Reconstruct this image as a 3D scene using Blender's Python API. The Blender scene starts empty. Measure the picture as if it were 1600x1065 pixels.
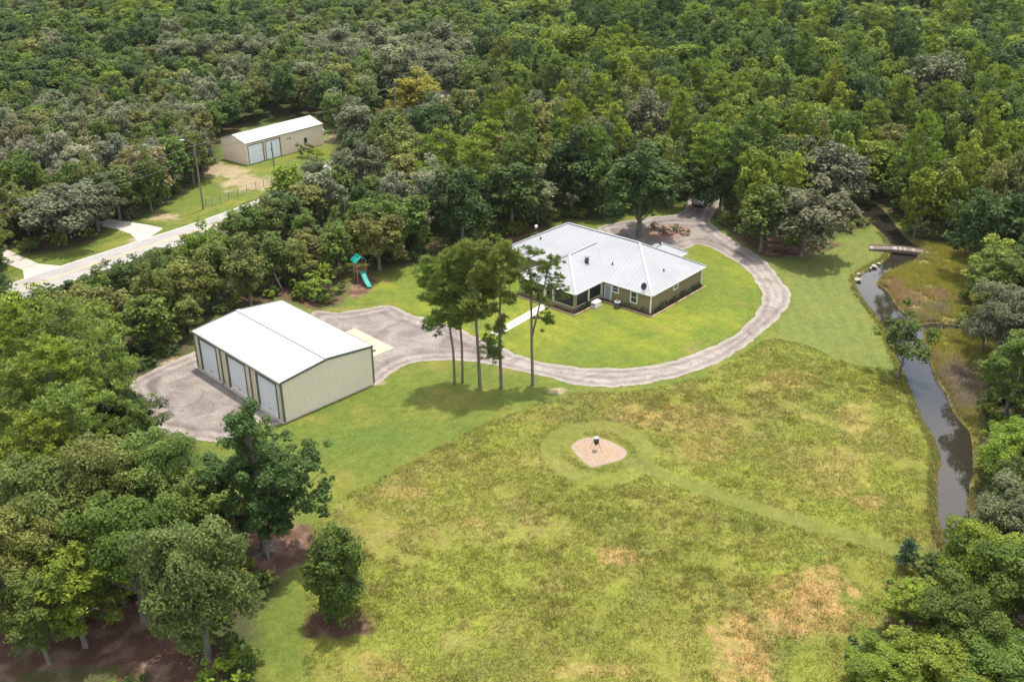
import bpy, bmesh, math, random
import numpy as np
from mathutils import Vector, Matrix
from math import radians as RAD, sin, cos, pi
import time; _T0 = time.time()

# ------------------------------------------------------------------ camera, sky, sun, exposure
scene = bpy.context.scene
F_PX, PITCH, CAM_H = 1519.0, 0.4588, 52.537        # focal length in photo pixels (1600 wide), tilt down, height
cd = bpy.data.cameras.new('camera'); cam = bpy.data.objects.new('camera', cd)
scene.collection.objects.link(cam)
cam.location = (0, 0, CAM_H); cam.rotation_euler = (pi/2 - PITCH, 0, 0)
cd.sensor_width = 36; cd.lens = 36*F_PX/1600; cd.clip_start = 1; cd.clip_end = 8000
scene.camera = cam
SUN_DIR = Vector((0.10, 0.22, 1.0)).normalized()    # towards the sun
SUN_EL = math.asin(SUN_DIR.z)
CLOUD = 9.0
world = bpy.data.worlds.new('World'); scene.world = world; world.use_nodes = True
wn = world.node_tree.nodes; wl = world.node_tree.links
sky = wn.new('ShaderNodeTexSky'); sky.sky_type = 'NISHITA'; sky.sun_disc = False
sky.sun_elevation = SUN_EL; sky.sun_rotation = math.atan2(SUN_DIR.x, SUN_DIR.y)
sky.dust_density = 2.0; sky.air_density = 1.2
# broken bright cloud cover over the blue
wtc = wn.new('ShaderNodeTexCoord'); wmp = wn.new('ShaderNodeMapping'); wmp.inputs['Scale'].default_value = (1, 1, 2.2); wmp.inputs['Location'].default_value = (3.1, 1.7, .4); wl.new(wtc.outputs['Generated'], wmp.inputs[0])
wnz = wn.new('ShaderNodeTexNoise'); wnz.inputs['Scale'].default_value = 2.6; wnz.inputs['Detail'].default_value = 7; wnz.inputs['Roughness'].default_value = .55; wl.new(wmp.outputs[0], wnz.inputs['Vector'])
wmr = wn.new('ShaderNodeMapRange'); wmr.inputs[1].default_value = .42; wmr.inputs[2].default_value = .60; wmr.inputs[4].default_value = .92; wl.new(wnz.outputs[0], wmr.inputs[0])
wmx = wn.new('ShaderNodeMix'); wmx.data_type = 'RGBA'; wl.new(wmr.outputs[0], wmx.inputs[0]); wl.new(sky.outputs[0], wmx.inputs[6]); wmx.inputs[7].default_value = (CLOUD*1.0, CLOUD*.97, CLOUD*.93, 1)
wl.new(wmx.outputs[2], wn['Background'].inputs[0]); wn['Background'].inputs[1].default_value = 0.14
sd = bpy.data.lights.new('sun', 'SUN'); sd.energy = 2.9; sd.angle = RAD(1.2); sd.color = (1, .94, .84)
so = bpy.data.objects.new('sun', sd); scene.collection.objects.link(so)
so.rotation_euler = (-SUN_DIR).to_track_quat('-Z', 'Y').to_euler()
scene.view_settings.view_transform = 'Standard'; scene.view_settings.look = 'None'
scene.view_settings.exposure = 1.05; scene.view_settings.gamma = 1
scene.cycles.max_bounces = 6; scene.cycles.transparent_max_bounces = 6

C = scene.collection
rnd = random.Random(7)

# ------------------------------------------------------------------ projection helpers (survey of the plan)
_fw = np.array([0, cos(PITCH), -sin(PITCH)]); _up = np.array([0, sin(PITCH), cos(PITCH)])
def un(x, y, z=0.0):
    d = _fw*F_PX + np.array([1., 0, 0])*(x-800) + _up*(532.5-y)
    t = (z-CAM_H)/d[2]; return float(d[0]*t), float(d[1]*t)
def pr(P):
    P = np.atleast_2d(np.asarray(P, float)); d = P-np.array([0, 0, CAM_H]); z = np.maximum(d@_fw, 1e-3)
    return np.c_[800+F_PX*d[:, 0]/z, 532.5-F_PX*(d@_up)/z]
def W(pts, z=0.0): return np.array([un(x, y, z) for x, y in pts])

# ------------------------------------------------------------------ numpy noise and polygons
def vnoise(x, y, s, seed=0):
    x = np.asarray(x)/s; y = np.asarray(y)/s
    xi = np.floor(x).astype(np.int64); yi = np.floor(y).astype(np.int64); fx = x-xi; fy = y-yi
    fx = fx*fx*(3-2*fx); fy = fy*fy*(3-2*fy)
    def h(a, b):
        n = (a*374761393 + b*668265263 + seed*1442695041) & 0x7fffffff
        n = ((n ^ (n >> 13))*1274126177) & 0x7fffffff
        return ((n ^ (n >> 16)) & 0xffff)/65535.
    return (h(xi, yi)*(1-fx)+h(xi+1, yi)*fx)*(1-fy)+(h(xi, yi+1)*(1-fx)+h(xi+1, yi+1)*fx)*fy
def fbm(x, y, s, seed=0, o=4):
    r = 0; a = .5; t = 0
    for k in range(o): r = r+a*vnoise(x, y, s, seed+k*17); t += a; a *= .55; s *= .5
    return r/t
def sdf(x, y, poly):
    """signed distance, negative inside"""
    x = np.asarray(x, float); y = np.asarray(y, float); P = np.asarray(poly, float); n = len(P)
    d = np.full(x.shape, 1e18); ins = np.zeros(x.shape, bool)
    for i in range(n):
        ax, ay = P[i-1]; bx, by = P[i]; ex, ey = bx-ax, by-ay
        t = np.clip(((x-ax)*ex+(y-ay)*ey)/max(ex*ex+ey*ey, 1e-12), 0, 1)
        d = np.minimum(d, (x-ax-t*ex)**2+(y-ay-t*ey)**2)
        c = ((ay > y) != (by > y))
        with np.errstate(divide='ignore', invalid='ignore'): xi = ax+(y-ay)*ex/(ey if ey else 1e-12)
        ins ^= c & (x < xi)
    d = np.sqrt(d); return np.where(ins, -d, d)
def smooth_poly(P, n=5, closed=True):
    P = np.asarray(P, float); out = []; N = len(P)
    for i in range(N if closed else N-1):
        g = lambda k: P[k % N] if closed else P[min(max(k, 0), N-1)]
        p0, p1, p2, p3 = g(i-1), g(i), g(i+1), g(i+2)
        for k in range(n):
            t = k/n
            out.append(.5*((2*p1)+(-p0+p2)*t+(2*p0-5*p1+4*p2-p3)*t*t+(-p0+3*p1-3*p2+p3)*t**3))
    if not closed: out.append(P[-1])
    return np.array(out)
def sstep(a, b, x): t = np.clip((x-a)/(b-a), 0, 1); return t*t*(3-2*t)

# ------------------------------------------------------------------ mesh helpers
class MB:
    def __init__(s): s.v = []; s.f = []; s.m = []
    def add(s, vs, fs, mi=0):
        b = len(s.v); s.v += [tuple(p) for p in vs]; s.f += [tuple(i+b for i in f) for f in fs]; s.m += [mi]*len(fs); return s
    def box(s, x0, y0, z0, x1, y1, z1, mi=0):
        return s.add([(x0, y0, z0), (x1, y0, z0), (x1, y1, z0), (x0, y1, z0), (x0, y0, z1), (x1, y0, z1), (x1, y1, z1), (x0, y1, z1)],
              [(0, 3, 2, 1), (4, 5, 6, 7), (0, 1, 5, 4), (1, 2, 6, 5), (2, 3, 7, 6), (3, 0, 4, 7)], mi)
    def bar(s, a, b, w, h, mi=0, up=(0, 0, 1)):
        a = Vector(a); b = Vector(b); d = (b-a).normalized(); u = Vector(up)
        sd_ = d.cross(u)
        if sd_.length < 1e-4: sd_ = d.cross(Vector((1, 0, 0)))
        sd_.normalize(); u2 = sd_.cross(d).normalized(); q = []
        for p in (a, b):
            for i, j in ((-1, -1), (1, -1), (1, 1), (-1, 1)): q.append(p+sd_*(w/2*i)+u2*(h/2*j))
        return s.add(q, [(0, 1, 2, 3), (7, 6, 5, 4), (0, 4, 5, 1), (1, 5, 6, 2), (2, 6, 7, 3), (3, 7, 4, 0)], mi)
    def tube(s, pts, rad, n=7, cap=True, mi=0):
        pts = [Vector(p) for p in pts]; R = rad if hasattr(rad, '__len__') else [rad]*len(pts); vs = []; fs = []
        px = None
        for i, p in enumerate(pts):
            d = (pts[min(i+1, len(pts)-1)]-pts[max(i-1, 0)]).normalized()
            if px is None:
                px = d.cross(Vector((0, 1, 0)));
                if px.length < .1: px = d.cross(Vector((1, 0, 0)))
            px = (px-d*px.dot(d)).normalized(); py = d.cross(px)
            for k in range(n): a = 2*pi*k/n; vs.append(p+(px*cos(a)+py*sin(a))*R[i])
        for i in range(len(pts)-1):
            for k in range(n): k2 = (k+1) % n; fs.append((i*n+k, i*n+k2, (i+1)*n+k2, (i+1)*n+k))
        if cap: fs.append(tuple(range(n))[::-1]); fs.append(tuple((len(pts)-1)*n+k for k in range(n)))
        return s.add(vs, fs, mi)
    def cyl(s, x, y, z0, z1, r, n=16, r2=None, mi=0): return s.tube([(x, y, z0), (x, y, z1)], [r, r if r2 is None else r2], n, True, mi)
    def build(s, name, mat, parent=None, smooth=False):
        me = bpy.data.meshes.new(name); me.from_pydata(s.v, [], s.f)
        mats = mat if isinstance(mat, (list, tuple)) else [mat]
        for m in mats: me.materials.append(m)
        if len(mats) > 1: me.polygons.foreach_set('material_index', s.m)
        me.update()
        if smooth: me.polygons.foreach_set('use_smooth', [True]*len(me.polygons))
        o = bpy.data.objects.new(name, me); C.objects.link(o)
        if parent: o.parent = parent
        return o
def fast_mesh(name, V, Fc, nper, mat, face_attr=None, vcol=None):
    """V (n,3); Fc (m,nper) ints"""
    me = bpy.data.meshes.new(name); V = np.asarray(V, np.float32); Fc = np.asarray(Fc, np.int32)
    me.vertices.add(len(V)); me.vertices.foreach_set('co', V.ravel())
    me.loops.add(Fc.size); me.loops.foreach_set('vertex_index', Fc.ravel())
    me.polygons.add(len(Fc)); me.polygons.foreach_set('loop_start', np.arange(0, Fc.size, nper, dtype=np.int32))
    me.update(calc_edges=True)
    if face_attr:
        for k, a in face_attr.items():
            at = me.attributes.new(k, 'FLOAT', 'FACE'); at.data.foreach_set('value', np.asarray(a, np.float32))
    if vcol is not None:
        for k, a in vcol.items():
            at = me.attributes.new(k, 'FLOAT_COLOR', 'POINT'); c4 = np.ones((len(V), 4), np.float32); c4[:, :3] = a
            at.data.foreach_set('color', c4.ravel())
    me.materials.append(mat); return me
def tag(o, label=None, cat=None, group=None, kind=None):
    if label: o['label'] = label
    if cat: o['category'] = cat
    if group: o['group'] = group
    if kind: o['kind'] = kind
    return o
def empty(name, loc, rz=0, label=None, cat=None, group=None):
    o = bpy.data.objects.new(name, None); C.objects.link(o); o.empty_display_size = .3
    o.location = loc; o.rotation_euler = (0, 0, rz); return tag(o, label, cat, group)

# ------------------------------------------------------------------ materials
def nmat(name):
    m = bpy.data.materials.new(name); m.use_nodes = True; nt = m.node_tree
    return m, nt, nt.nodes['Principled BSDF'], nt.nodes, nt.links
def mat(name, col, rough=.7, var=.12, scale=2.0, bump=0.0, bscale=20., metal=0., spec=.3, stretch=None, dirt=None):
    m, nt, b, n, l = nmat(name)
    tc = n.new('ShaderNodeTexCoord'); src = tc.outputs['Object']
    if stretch:
        mp = n.new('ShaderNodeMapping'); mp.inputs['Scale'].default_value = stretch; l.new(src, mp.inputs[0]); src = mp.outputs[0]
    nz = n.new('ShaderNodeTexNoise'); nz.inputs['Scale'].default_value = scale; nz.inputs['Detail'].default_value = 6; nz.inputs['Roughness'].default_value = .6
    l.new(src, nz.inputs['Vector'])
    mr = n.new('ShaderNodeMapRange'); mr.inputs[1].default_value = .25; mr.inputs[2].default_value = .75
    mr.inputs[3].default_value = 1-var; mr.inputs[4].default_value = 1+var; l.new(nz.outputs[0], mr.inputs[0])
    vm = n.new('ShaderNodeVectorMath'); vm.operation = 'SCALE'; vm.inputs[0].default_value = col[:3]; l.new(mr.outputs[0], vm.inputs['Scale'])
    out = vm.outputs[0]
    if dirt:
        n2 = n.new('ShaderNodeTexNoise'); n2.inputs['Scale'].default_value = dirt[1]; n2.inputs['Detail'].default_value = 8; l.new(src, n2.inputs['Vector'])
        r2 = n.new('ShaderNodeMapRange'); r2.inputs[1].default_value = .5; r2.inputs[2].default_value = .72; r2.inputs[4].default_value = dirt[2]; l.new(n2.outputs[0], r2.inputs[0])
        mx = n.new('ShaderNodeMix'); mx.data_type = 'RGBA'; l.new(r2.outputs[0], mx.inputs[0]); l.new(out, mx.inputs[6]); mx.inputs[7].default_value = (*dirt[0], 1); out = mx.outputs[2]
    l.new(out, b.inputs['Base Color']); b.inputs['Roughness'].default_value = rough; b.inputs['Metallic'].default_value = metal
    b.inputs['Specular IOR Level'].default_value = spec
    if bump:
        n3 = n.new('ShaderNodeTexNoise'); n3.inputs['Scale'].default_value = bscale; n3.inputs['Detail'].default_value = 5; l.new(src, n3.inputs['Vector'])
        bp = n.new('ShaderNodeBump'); bp.inputs['Strength'].default_value = bump; bp.inputs['Distance'].default_value = .05; l.new(n3.outputs[0], bp.inputs['Height']); l.new(bp.outputs[0], b.inputs['Normal'])
    return m
def leaf_mat(name, ramp=None, trans=.38):
    m, nt, b, n, l = nmat(name)
    oi = n.new('ShaderNodeObjectInfo'); at = n.new('ShaderNodeAttribute'); at.attribute_name = 'tone'
    if ramp:
        cr = n.new('ShaderNodeValToRGB'); e = cr.color_ramp.elements; cr.color_ramp.interpolation = 'CONSTANT'
        for i, c in enumerate(ramp):
            el = e[0] if i == 0 else e[1] if i == 1 else e.new(i/len(ramp)); el.position = i/len(ramp); el.color = (*c, 1)
        sa = n.new('ShaderNodeAttribute'); sa.attribute_type = 'INSTANCER'; sa.attribute_name = 'stand'; l.new(sa.outputs['Fac'], cr.inputs[0]); base = cr.outputs[0]
    else: base = oi.outputs['Color']
    # tone: brighter clumps are also yellower
    hs = n.new('ShaderNodeHueSaturation'); l.new(base, hs.inputs['Color'])
    mr = n.new('ShaderNodeMapRange'); mr.inputs[1].default_value = .5; mr.inputs[2].default_value = 1.5; mr.inputs[3].default_value = .506; mr.inputs[4].default_value = .490
    l.new(at.outputs['Fac'], mr.inputs[0]); l.new(mr.outputs[0], hs.inputs['Hue']); l.new(at.outputs['Fac'], hs.inputs['Value'])
    l.new(hs.outputs[0], b.inputs['Base Color']); b.inputs['Roughness'].default_value = .55; b.inputs['Specular IOR Level'].default_value = .2
    tr = n.new('ShaderNodeBsdfTranslucent'); l.new(hs.outputs[0], tr.inputs[0])
    mx = n.new('ShaderNodeMixShader'); mx.inputs[0].default_value = trans; l.new(b.outputs[0], mx.inputs[1]); l.new(tr.outputs[0], mx.inputs[2])
    l.new(mx.outputs[0], n['Material Output'].inputs[0]); return m

TONES = {  # albedo of foliage
 'dark green':   (.056, .094, .022), 'mid green': (.100, .148, .024), 'bright green': (.150, .208, .020),
 'yellow-green': (.178, .225, .024), 'grey-green': (.155, .172, .086), 'silvery green': (.205, .220, .135),
 'olive green':  (.145, .158, .036), 'brownish green': (.180, .168, .072), 'light green': (.150, .205, .036), 'soft green': (.128, .172, .040)}
LEAF = leaf_mat('leaves')
LEAF_FAR = leaf_mat('distant_leaves', [tuple(v*1.12 for v in TONES[k]) for k in ('grey-green', 'olive green', 'mid green', 'dark green', 'mid green', 'dark green', 'bright green', 'mid green', 'dark green', 'bright green', 'yellow-green', 'mid green')])
NEEDLE = leaf_mat('pine_needles', trans=.30)
BARK = mat('bark', (.17, .135, .105), .9, .35, 3, .6, 14, stretch=(1, 1, .3))
BARK_OAK = mat('oak_bark', (.15, .132, .11), .9, .35, 3, .6, 14, stretch=(1, 1, .4))
BARK_DEAD = mat('dead_wood', (.36, .29, .25), .9, .25, 3, .4, 14)

# ------------------------------------------------------------------ plan of the place (photo points of ground features turned into metres)
CREEK = smooth_poly(W([(1330, 318), (1352, 338), (1379, 364), (1394, 385), (1385, 404), (1362, 417), (1340, 432), (1338, 444), (1345, 460), (1360, 479), (1373, 496), (1384, 513), (1398, 548), (1415, 586), (1428, 620), (1442, 654), (1459, 684), (1470, 715), (1465, 745), (1465, 779), (1469, 822), (1500, 900), (1580, 1000),
    (1700, 1030), (1640, 920), (1560, 860), (1517, 805), (1515, 765), (1522, 725), (1516, 674), (1492, 644), (1479, 613), (1462, 586), (1449, 549), (1444, 518), (1469, 515), (1521, 518), (1600, 524), (1600, 512), (1521, 511), (1480, 504), (1456, 503), (1435, 505), (1413, 488), (1398, 471), (1388, 453), (1370, 440), (1392, 422), (1413, 414), (1431, 404), (1437, 388), (1418, 372), (1395, 345), (1370, 318)], 0), 3)
DRIVE_OUT = [(205, 600), (236, 578), (275, 562), (308, 549), (325, 552), (400, 560), (470, 520), (490, 487), (520, 488), (560, 484), (608, 477), (640, 490), (700, 508), (760, 533), (830, 561), (900, 573), (970, 575), (1040, 567), (1100, 547), (1150, 520), (1180, 490), (1190, 465), (1183, 443), (1165, 420), (1130, 398), (1095, 382), (1060, 392), (1000, 400), (960, 380), (935, 358), (955, 350), (1010, 340), (1060, 334), (1075, 318), (1080, 300), (1125, 300), (1120, 325), (1112, 348), (1150, 378), (1192, 404), (1222, 440), (1236, 462), (1222, 492), (1190, 520), (1150, 550), (1100, 575), (1040, 593), (970, 604), (900, 600), (850, 588), (800, 577), (750, 566), (700, 562), (640, 569), (610, 585), (584, 602), (560, 595), (500, 600), (444, 660), (400, 660), (385, 672), (355, 689), (300, 688), (262, 684), (222, 668), (232, 645), (212, 628)]
DRIVE = smooth_poly(W(DRIVE_OUT), 4)
GX, GY, GA, GL, GW = -23.70, 87.256, .7949, 17.49, 11.69
HX, HY, HA = 17.882, 113.677, .86
BX, BY, BA = -50.788, 182.474, .9178
def loc2w(ox, oy, a, x, y): return ox+x*cos(a)-y*sin(a), oy+x*sin(a)+y*cos(a)
def gl(x, y): return loc2w(GX, GY, GA, x, y)
def hl(x, y): return loc2w(HX, HY, HA, x, y)
def bl(x, y): return loc2w(BX, BY, BA, x, y)
# road centre line
RC = smooth_poly([un(-260, 590), un(-90, 505), un(60, 443), un(210, 392), un(340, 349), (-38, 165.5), (-33.5, 178), (-30, 196), (-27, 212), (-23, 226), (-14, 250), (4, 290)], 8, False)
# open ground as the photo shows it: yard + meadow, road verges, barn yard, far bright spot (photo points)
OPEN_PX = [
 [(400, 1300), (400, 960), (440, 900), (392, 850), (350, 800), (345, 730), (290, 690), (225, 675), (212, 640), (205, 600), (262, 566), (300, 552), (298, 510), (435, 466), (500, 484), (532, 478), (538, 440), (540, 402), (562, 398), (580, 425), (640, 414), (700, 398), (800, 380), (885, 342), (940, 345), (1060, 322), (1090, 318), (1130, 352), (1170, 385), (1240, 395), (1335, 358), (1362, 352), (1388, 362), (1440, 375), (1510, 388), (1515, 430), (1490, 475), (1500, 510), (1560, 540), (1540, 600), (1525, 650), (1525, 720), (1512, 800), (1455, 850), (1425, 900), (1378, 940), (1370, 985), (1325, 1010), (1315, 1300)],
 [(0, 384), (50, 398), (90, 392), (140, 380), (178, 343), (235, 352), (300, 350), (338, 338), (340, 350), (225, 398), (150, 426), (100, 445), (45, 466), (0, 468)],
 [(215, 345), (262, 318), (340, 262), (343, 213), (362, 206), (490, 177), (508, 186), (525, 215), (520, 262), (470, 284), (420, 300), (360, 332), (310, 352), (260, 354)],
 [(592, 150), (622, 148), (632, 166), (660, 178), (650, 186), (596, 178)],
 [(-10, 1075), (-10, 990), (120, 1000), (190, 945), (285, 955), (300, 1075)],
]
OPEN_W = [W(p) for p in OPEN_PX]
MULCH = [[(300, 1075), (-20, 1075), (-20, 940), (200, 940), (290, 960), (330, 1010), (350, 1060)],
         [(320, 850), (335, 812), (380, 795), (440, 805), (490, 830), (496, 850), (470, 885), (400, 912), (345, 890)],
         [(487, 985), (490, 962), (530, 952), (580, 975), (555, 990), (510, 992)],
         [(1150, 345), (1210, 350), (1285, 372), (1310, 385), (1250, 400), (1205, 402), (1165, 380)],
         [(545, 462), (548, 438), (575, 425), (592, 438), (582, 454), (558, 464)],
         [(290, 1065), (300, 1030), (340, 1035), (345, 1075)]]
MULCH_W = [smooth_poly(W(p), 3) for p in MULCH]
FEED = un(936, 706)
FEED_PX = [(893, 700), (905, 687), (925, 683), (950, 688), (965, 695), (979, 705), (975, 716), (950, 724), (925, 730), (912, 720)]
FEED_POLY = smooth_poly(W(FEED_PX), 3)
MEADOW = smooth_poly(W([(560, 1250), (480, 940), (478, 870), (500, 800), (560, 765), (640, 722), (700, 690), (760, 662), (830, 635), (880, 622), (905, 612), (985, 612), (1050, 600), (1110, 580), (1160, 552), (1205, 530), (1260, 540), (1300, 558), (1340, 572), (1395, 582), (1440, 660), (1462, 700), (1460, 800), (1462, 850), (1380, 1000), (1380, 1250)]), 3)
LAWN_LOOP = smooth_poly(W([(640, 490), (600, 470), (560, 475), (545, 460), (590, 440), (700, 400), (800, 380), (900, 345), (960, 370), (1000, 395), (1095, 382), (1135, 400), (1168, 422), (1186, 445), (1192, 465), (1180, 490), (1150, 520), (1100, 547), (1040, 567), (970, 575), (900, 573), (830, 561), (760, 533), (700, 508)]), 3)
WET = W([(1440, 380), (1510, 390), (1530, 430), (1500, 500), (1560, 540), (1560, 620), (1530, 660), (1520, 700), (1500, 660), (1460, 590), (1440, 520), (1400, 480), (1365, 440), (1390, 410), (1430, 390)])
DRY = [(1250, 955, 95, 48, 1.0), (1165, 1010, 60, 75, 1.0), (970, 872, 45, 22, .9), (1075, 660, 85, 25, .35), (1310, 740, 60, 45, .35), (600, 1045, 55, 22, .6), (930, 1050, 80, 14, .6), (1330, 660, 30, 30, .5), (1000, 650, 60, 22, .4), (740, 820, 22, 9, .5), (1360, 785, 28, 18, .7), (1100, 705, 50, 20, .35), (1230, 600, 70, 22, .4), (1290, 925, 40, 40, .8), (640, 770, 60, 14, .35)]
PATHS = [smooth_poly(W(p), 5, False) for p in ([(985, 722), (1060, 752), (1150, 785), (1250, 815), (1340, 842), (1430, 868)], [(880, 735), (930, 752), (985, 742), (1010, 715), (1000, 690), (955, 668), (900, 670), (865, 690), (862, 715), (880, 735)], [(905, 668), (900, 650), (905, 625), (930, 608)], [(1090, 900), (1160, 950), (1200, 990), (1225, 1070)])]
def line_d(x, y, P):
    d = np.full(np.shape(x), 1e18)
    for i in range(len(P)-1):
        ax, ay = P[i]; ex, ey = P[i+1]-P[i]; t = np.clip(((x-ax)*ex+(y-ay)*ey)/max(ex*ex+ey*ey, 1e-9), 0, 1)
        d = np.minimum(d, (x-ax-t*ex)**2+(y-ay-t*ey)**2)
    return np.sqrt(d)
def mixc(c, col, w): return c*(1-w[..., None])+np.asarray(col)*w[..., None]
def ground_color(x, y, fine=True):
    """albedo of the ground cover: where mown lawn, rough meadow, straw, mulch and leaf litter lie"""
    n1 = fbm(x, y, 14, 1); n2 = fbm(x, y, 4, 2); n3 = fbm(x, y, 1.2, 3, 3); n4 = vnoise(x, y, .5, 5)
    c = np.empty(x.shape+(3,)); c[:] = (.070, .070, .032)                      # woodland floor
    c = mixc(c, (.05, .085, .02), sstep(.45, .65, n2)*.8); c = mixc(c, (.11, .065, .042), sstep(.55, .8, n1+.4*(n3-.5)))
    op = np.full(x.shape, 1e9)
    for p in OPEN_W: op = np.minimum(op, sdf(x, y, p))
    lawn = np.empty(c.shape); lawn[:] = (.108, .138, .026)
    lawn = mixc(lawn, (.165, .165, .032), sstep(.45, .75, n2)*.7); lawn = mixc(lawn, (.072, .12, .024), sstep(.5, .8, n1)*.6)
    lawn = mixc(lawn, (.20, .17, .055), sstep(.56, .75, n1*.4+n2*.6)*.6)
    w = 1-sstep(-1.2, .8, op+1.6*(n3-.5)); c = c*(1-w[..., None])+lawn*w[..., None]
    # bright yellow-green lawn inside the drive loop
    dl = sdf(x, y, LAWN_LOOP); w = 1-sstep(-.6, .3, dl)
    stripe = .5+.5*np.sin((x*.80+y*.6)*2*pi/2.6+.8*n1*6)
    bl_ = np.empty(c.shape); bl_[:] = (.118, .148, .026); bl_ = mixc(bl_, (.195, .205, .026), sstep(.42, .72, n2*.5+n1*.5)*.85); bl_ = mixc(bl_, (.10, .155, .02), stripe*.35)
    bl_ = mixc(bl_, (.2, .15, .06), sstep(.66, .80, fbm(x, y, 5, 31))*.7)
    c = c*(1-w[..., None])+bl_*w[..., None]
    # mown lawn east of the drive: lighter cool green with mower passes
    east = W([(1240, 395), (1390, 350), (1395, 390), (1335, 440), (1370, 520), (1420, 600), (1345, 575), (1205, 527), (1240, 465), (1190, 405)])
    w = 1-sstep(-1, 1, sdf(x, y, east)); st = .5+.5*np.sin(sdf(x, y, CREEK)*2*pi/1.8+1.5*n1)
    ec = np.empty(c.shape); ec[:] = (.120, .146, .038); ec = mixc(ec, (.160, .190, .052), st*.3); ec = mixc(ec, (.15, .16, .04), sstep(.5, .7, n2)*.5)
    c = c*(1-w[..., None])+ec*w[..., None]
    # rough meadow
    md = sdf(x, y, MEADOW)+1.2*(n3-.5)+1.2*(n2-.5); mw = 1-sstep(-1.3, .6, md)
    m = np.empty(c.shape); m[:] = (.168, .162, .033)
    m = mixc(m, (.225, .185, .055), sstep(.44, .70, n2*.6+n3*.4)*.6); m = mixc(m, (.122, .142, .030), sstep(.5, .72, fbm(x, y, 5, 9)*.6+n3*.4)*.55)
    m = mixc(m, (.200, .208, .036), sstep(.54, .74, fbm(x, y, 7, 11))*.65); m = mixc(m, (.20, .145, .060), sstep(.52, .75, fbm(x, y, 9, 21)*.6+n3*.4)*.42)
    pp = pr(np.c_[x.ravel(), y.ravel(), np.zeros(x.size)]); px = pp[:, 0].reshape(x.shape); py = pp[:, 1].reshape(x.shape)
    for (cx, cy, rx, ry, a) in DRY:
        r = np.sqrt(((px-cx)/rx)**2+((py-cy)/ry)**2)+1.3*(n3-.5)+.9*(n2-.5)
        m = mixc(m, (.34, .215, .090), (1-sstep(.55, 1.05, r))*a*(.55+.45*sstep(.3, .7, n4)))
    m = m*np.array([.955, 1.035, .96])
    c = c*(1-mw[..., None])+m*mw[..., None]
    for i, P in enumerate(PATHS):
        d = line_d(x, y, P); wd = (1.1, 1.7, 2.2, .7)[i]
        w = (1-sstep(wd*.6, wd*1.2, d+.8*(n3-.5)))*(.7, .45, .5, .6)[i]; pc = np.empty(c.shape); pc[:] = (.125, .142, .032); pc = mixc(pc, (.145, .155, .042), sstep(.4, .7, n3*.5+n2*.5)); c = c*(1-w[..., None])+pc*w[..., None]
        if i == 0 or i == 2: mw = mw*(1-w)
        if i == 1: mw = mw*(1-w)
    dm = np.full(x.shape, 1e9)
    for p in MULCH_W: dm = np.minimum(dm, sdf(x, y, p))
    w = 1-sstep(-.5, .5, dm+1.8*(n3-.5)+1.0*(n2-.5)); mc = np.empty(c.shape); mc[:] = (.105, .058, .040); mc = mixc(mc, (.21, .135, .095), sstep(.42, .72, n3)*.9); mc = mixc(mc, (.06, .09, .025), sstep(.62, .75, n2)*.6)
    c = c*(1-w[..., None])+mc*w[..., None]; mw = mw*(1-w)
    dw = sdf(x, y, WET); w = 1-sstep(-1, 1, dw+1.5*(n2-.5)); wc = np.empty(c.shape); wc[:] = (.215, .205, .038); wc = mixc(wc, (.26, .185, .09), sstep(.52, .68, n2)); wc = mixc(wc, (.20, .165, .125), sstep(.56, .70, fbm(x, y, 8, 14))*.8)
    c = c*(1-w[..., None])+wc*w[..., None]
    # sandy bare ground in the barn yard
    for (cx, cy, rx, ry) in ((360, 268, 42, 12), (385, 285, 45, 14), (512, 222, 22, 5), (215, 378, 28, 8), (255, 340, 40, 6), (610, 168, 12, 3), (265, 565, 30, 7), (590, 598, 14, 5), (968, 656, 6, 4), (870, 610, 20, 5)):
        r = np.sqrt(((px-cx)/rx)**2+((py-cy)/ry)**2)+1.2*(n3-.5)+1.0*(n2-.5); c = mixc(c, (.33, .25, .165), (1-sstep(.5, 1.1, r))*.8)
    # muddy creek edge
    dc = sdf(x, y, CREEK); w = (1-sstep(.1, 1.3, dc+1.0*(n3-.5)))*.75; c = mixc(c, (.19, .155, .045), w*.8); c = mixc(c, (.045, .036, .022), 1-sstep(-.35, .02, dc))
    far = sstep(170, 210, y)*(op > 6); c = mixc(c, (.05, .065, .025), far*np.where(op < 0, 0, 1)*.7)
    c = c*(.77+.24*n4[..., None]); return np.clip(c, .008, .6), mw, dc, op
# keep big objects on flat ground
def flat_mask(x, y):
    d = np.minimum(sdf(x, y, [gl(0, 0), gl(GW, 0), gl(GW, GL), gl(0, GL)]), sdf(x, y, [hl(-7, -1), hl(17, -1), hl(17, 26), hl(-7, 26)])); d = np.minimum(d, sdf(x, y, FEED_POLY)+.8)
    return sstep(.5, 2.5, np.minimum(d, sdf(x, y, DRIVE)))

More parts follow.
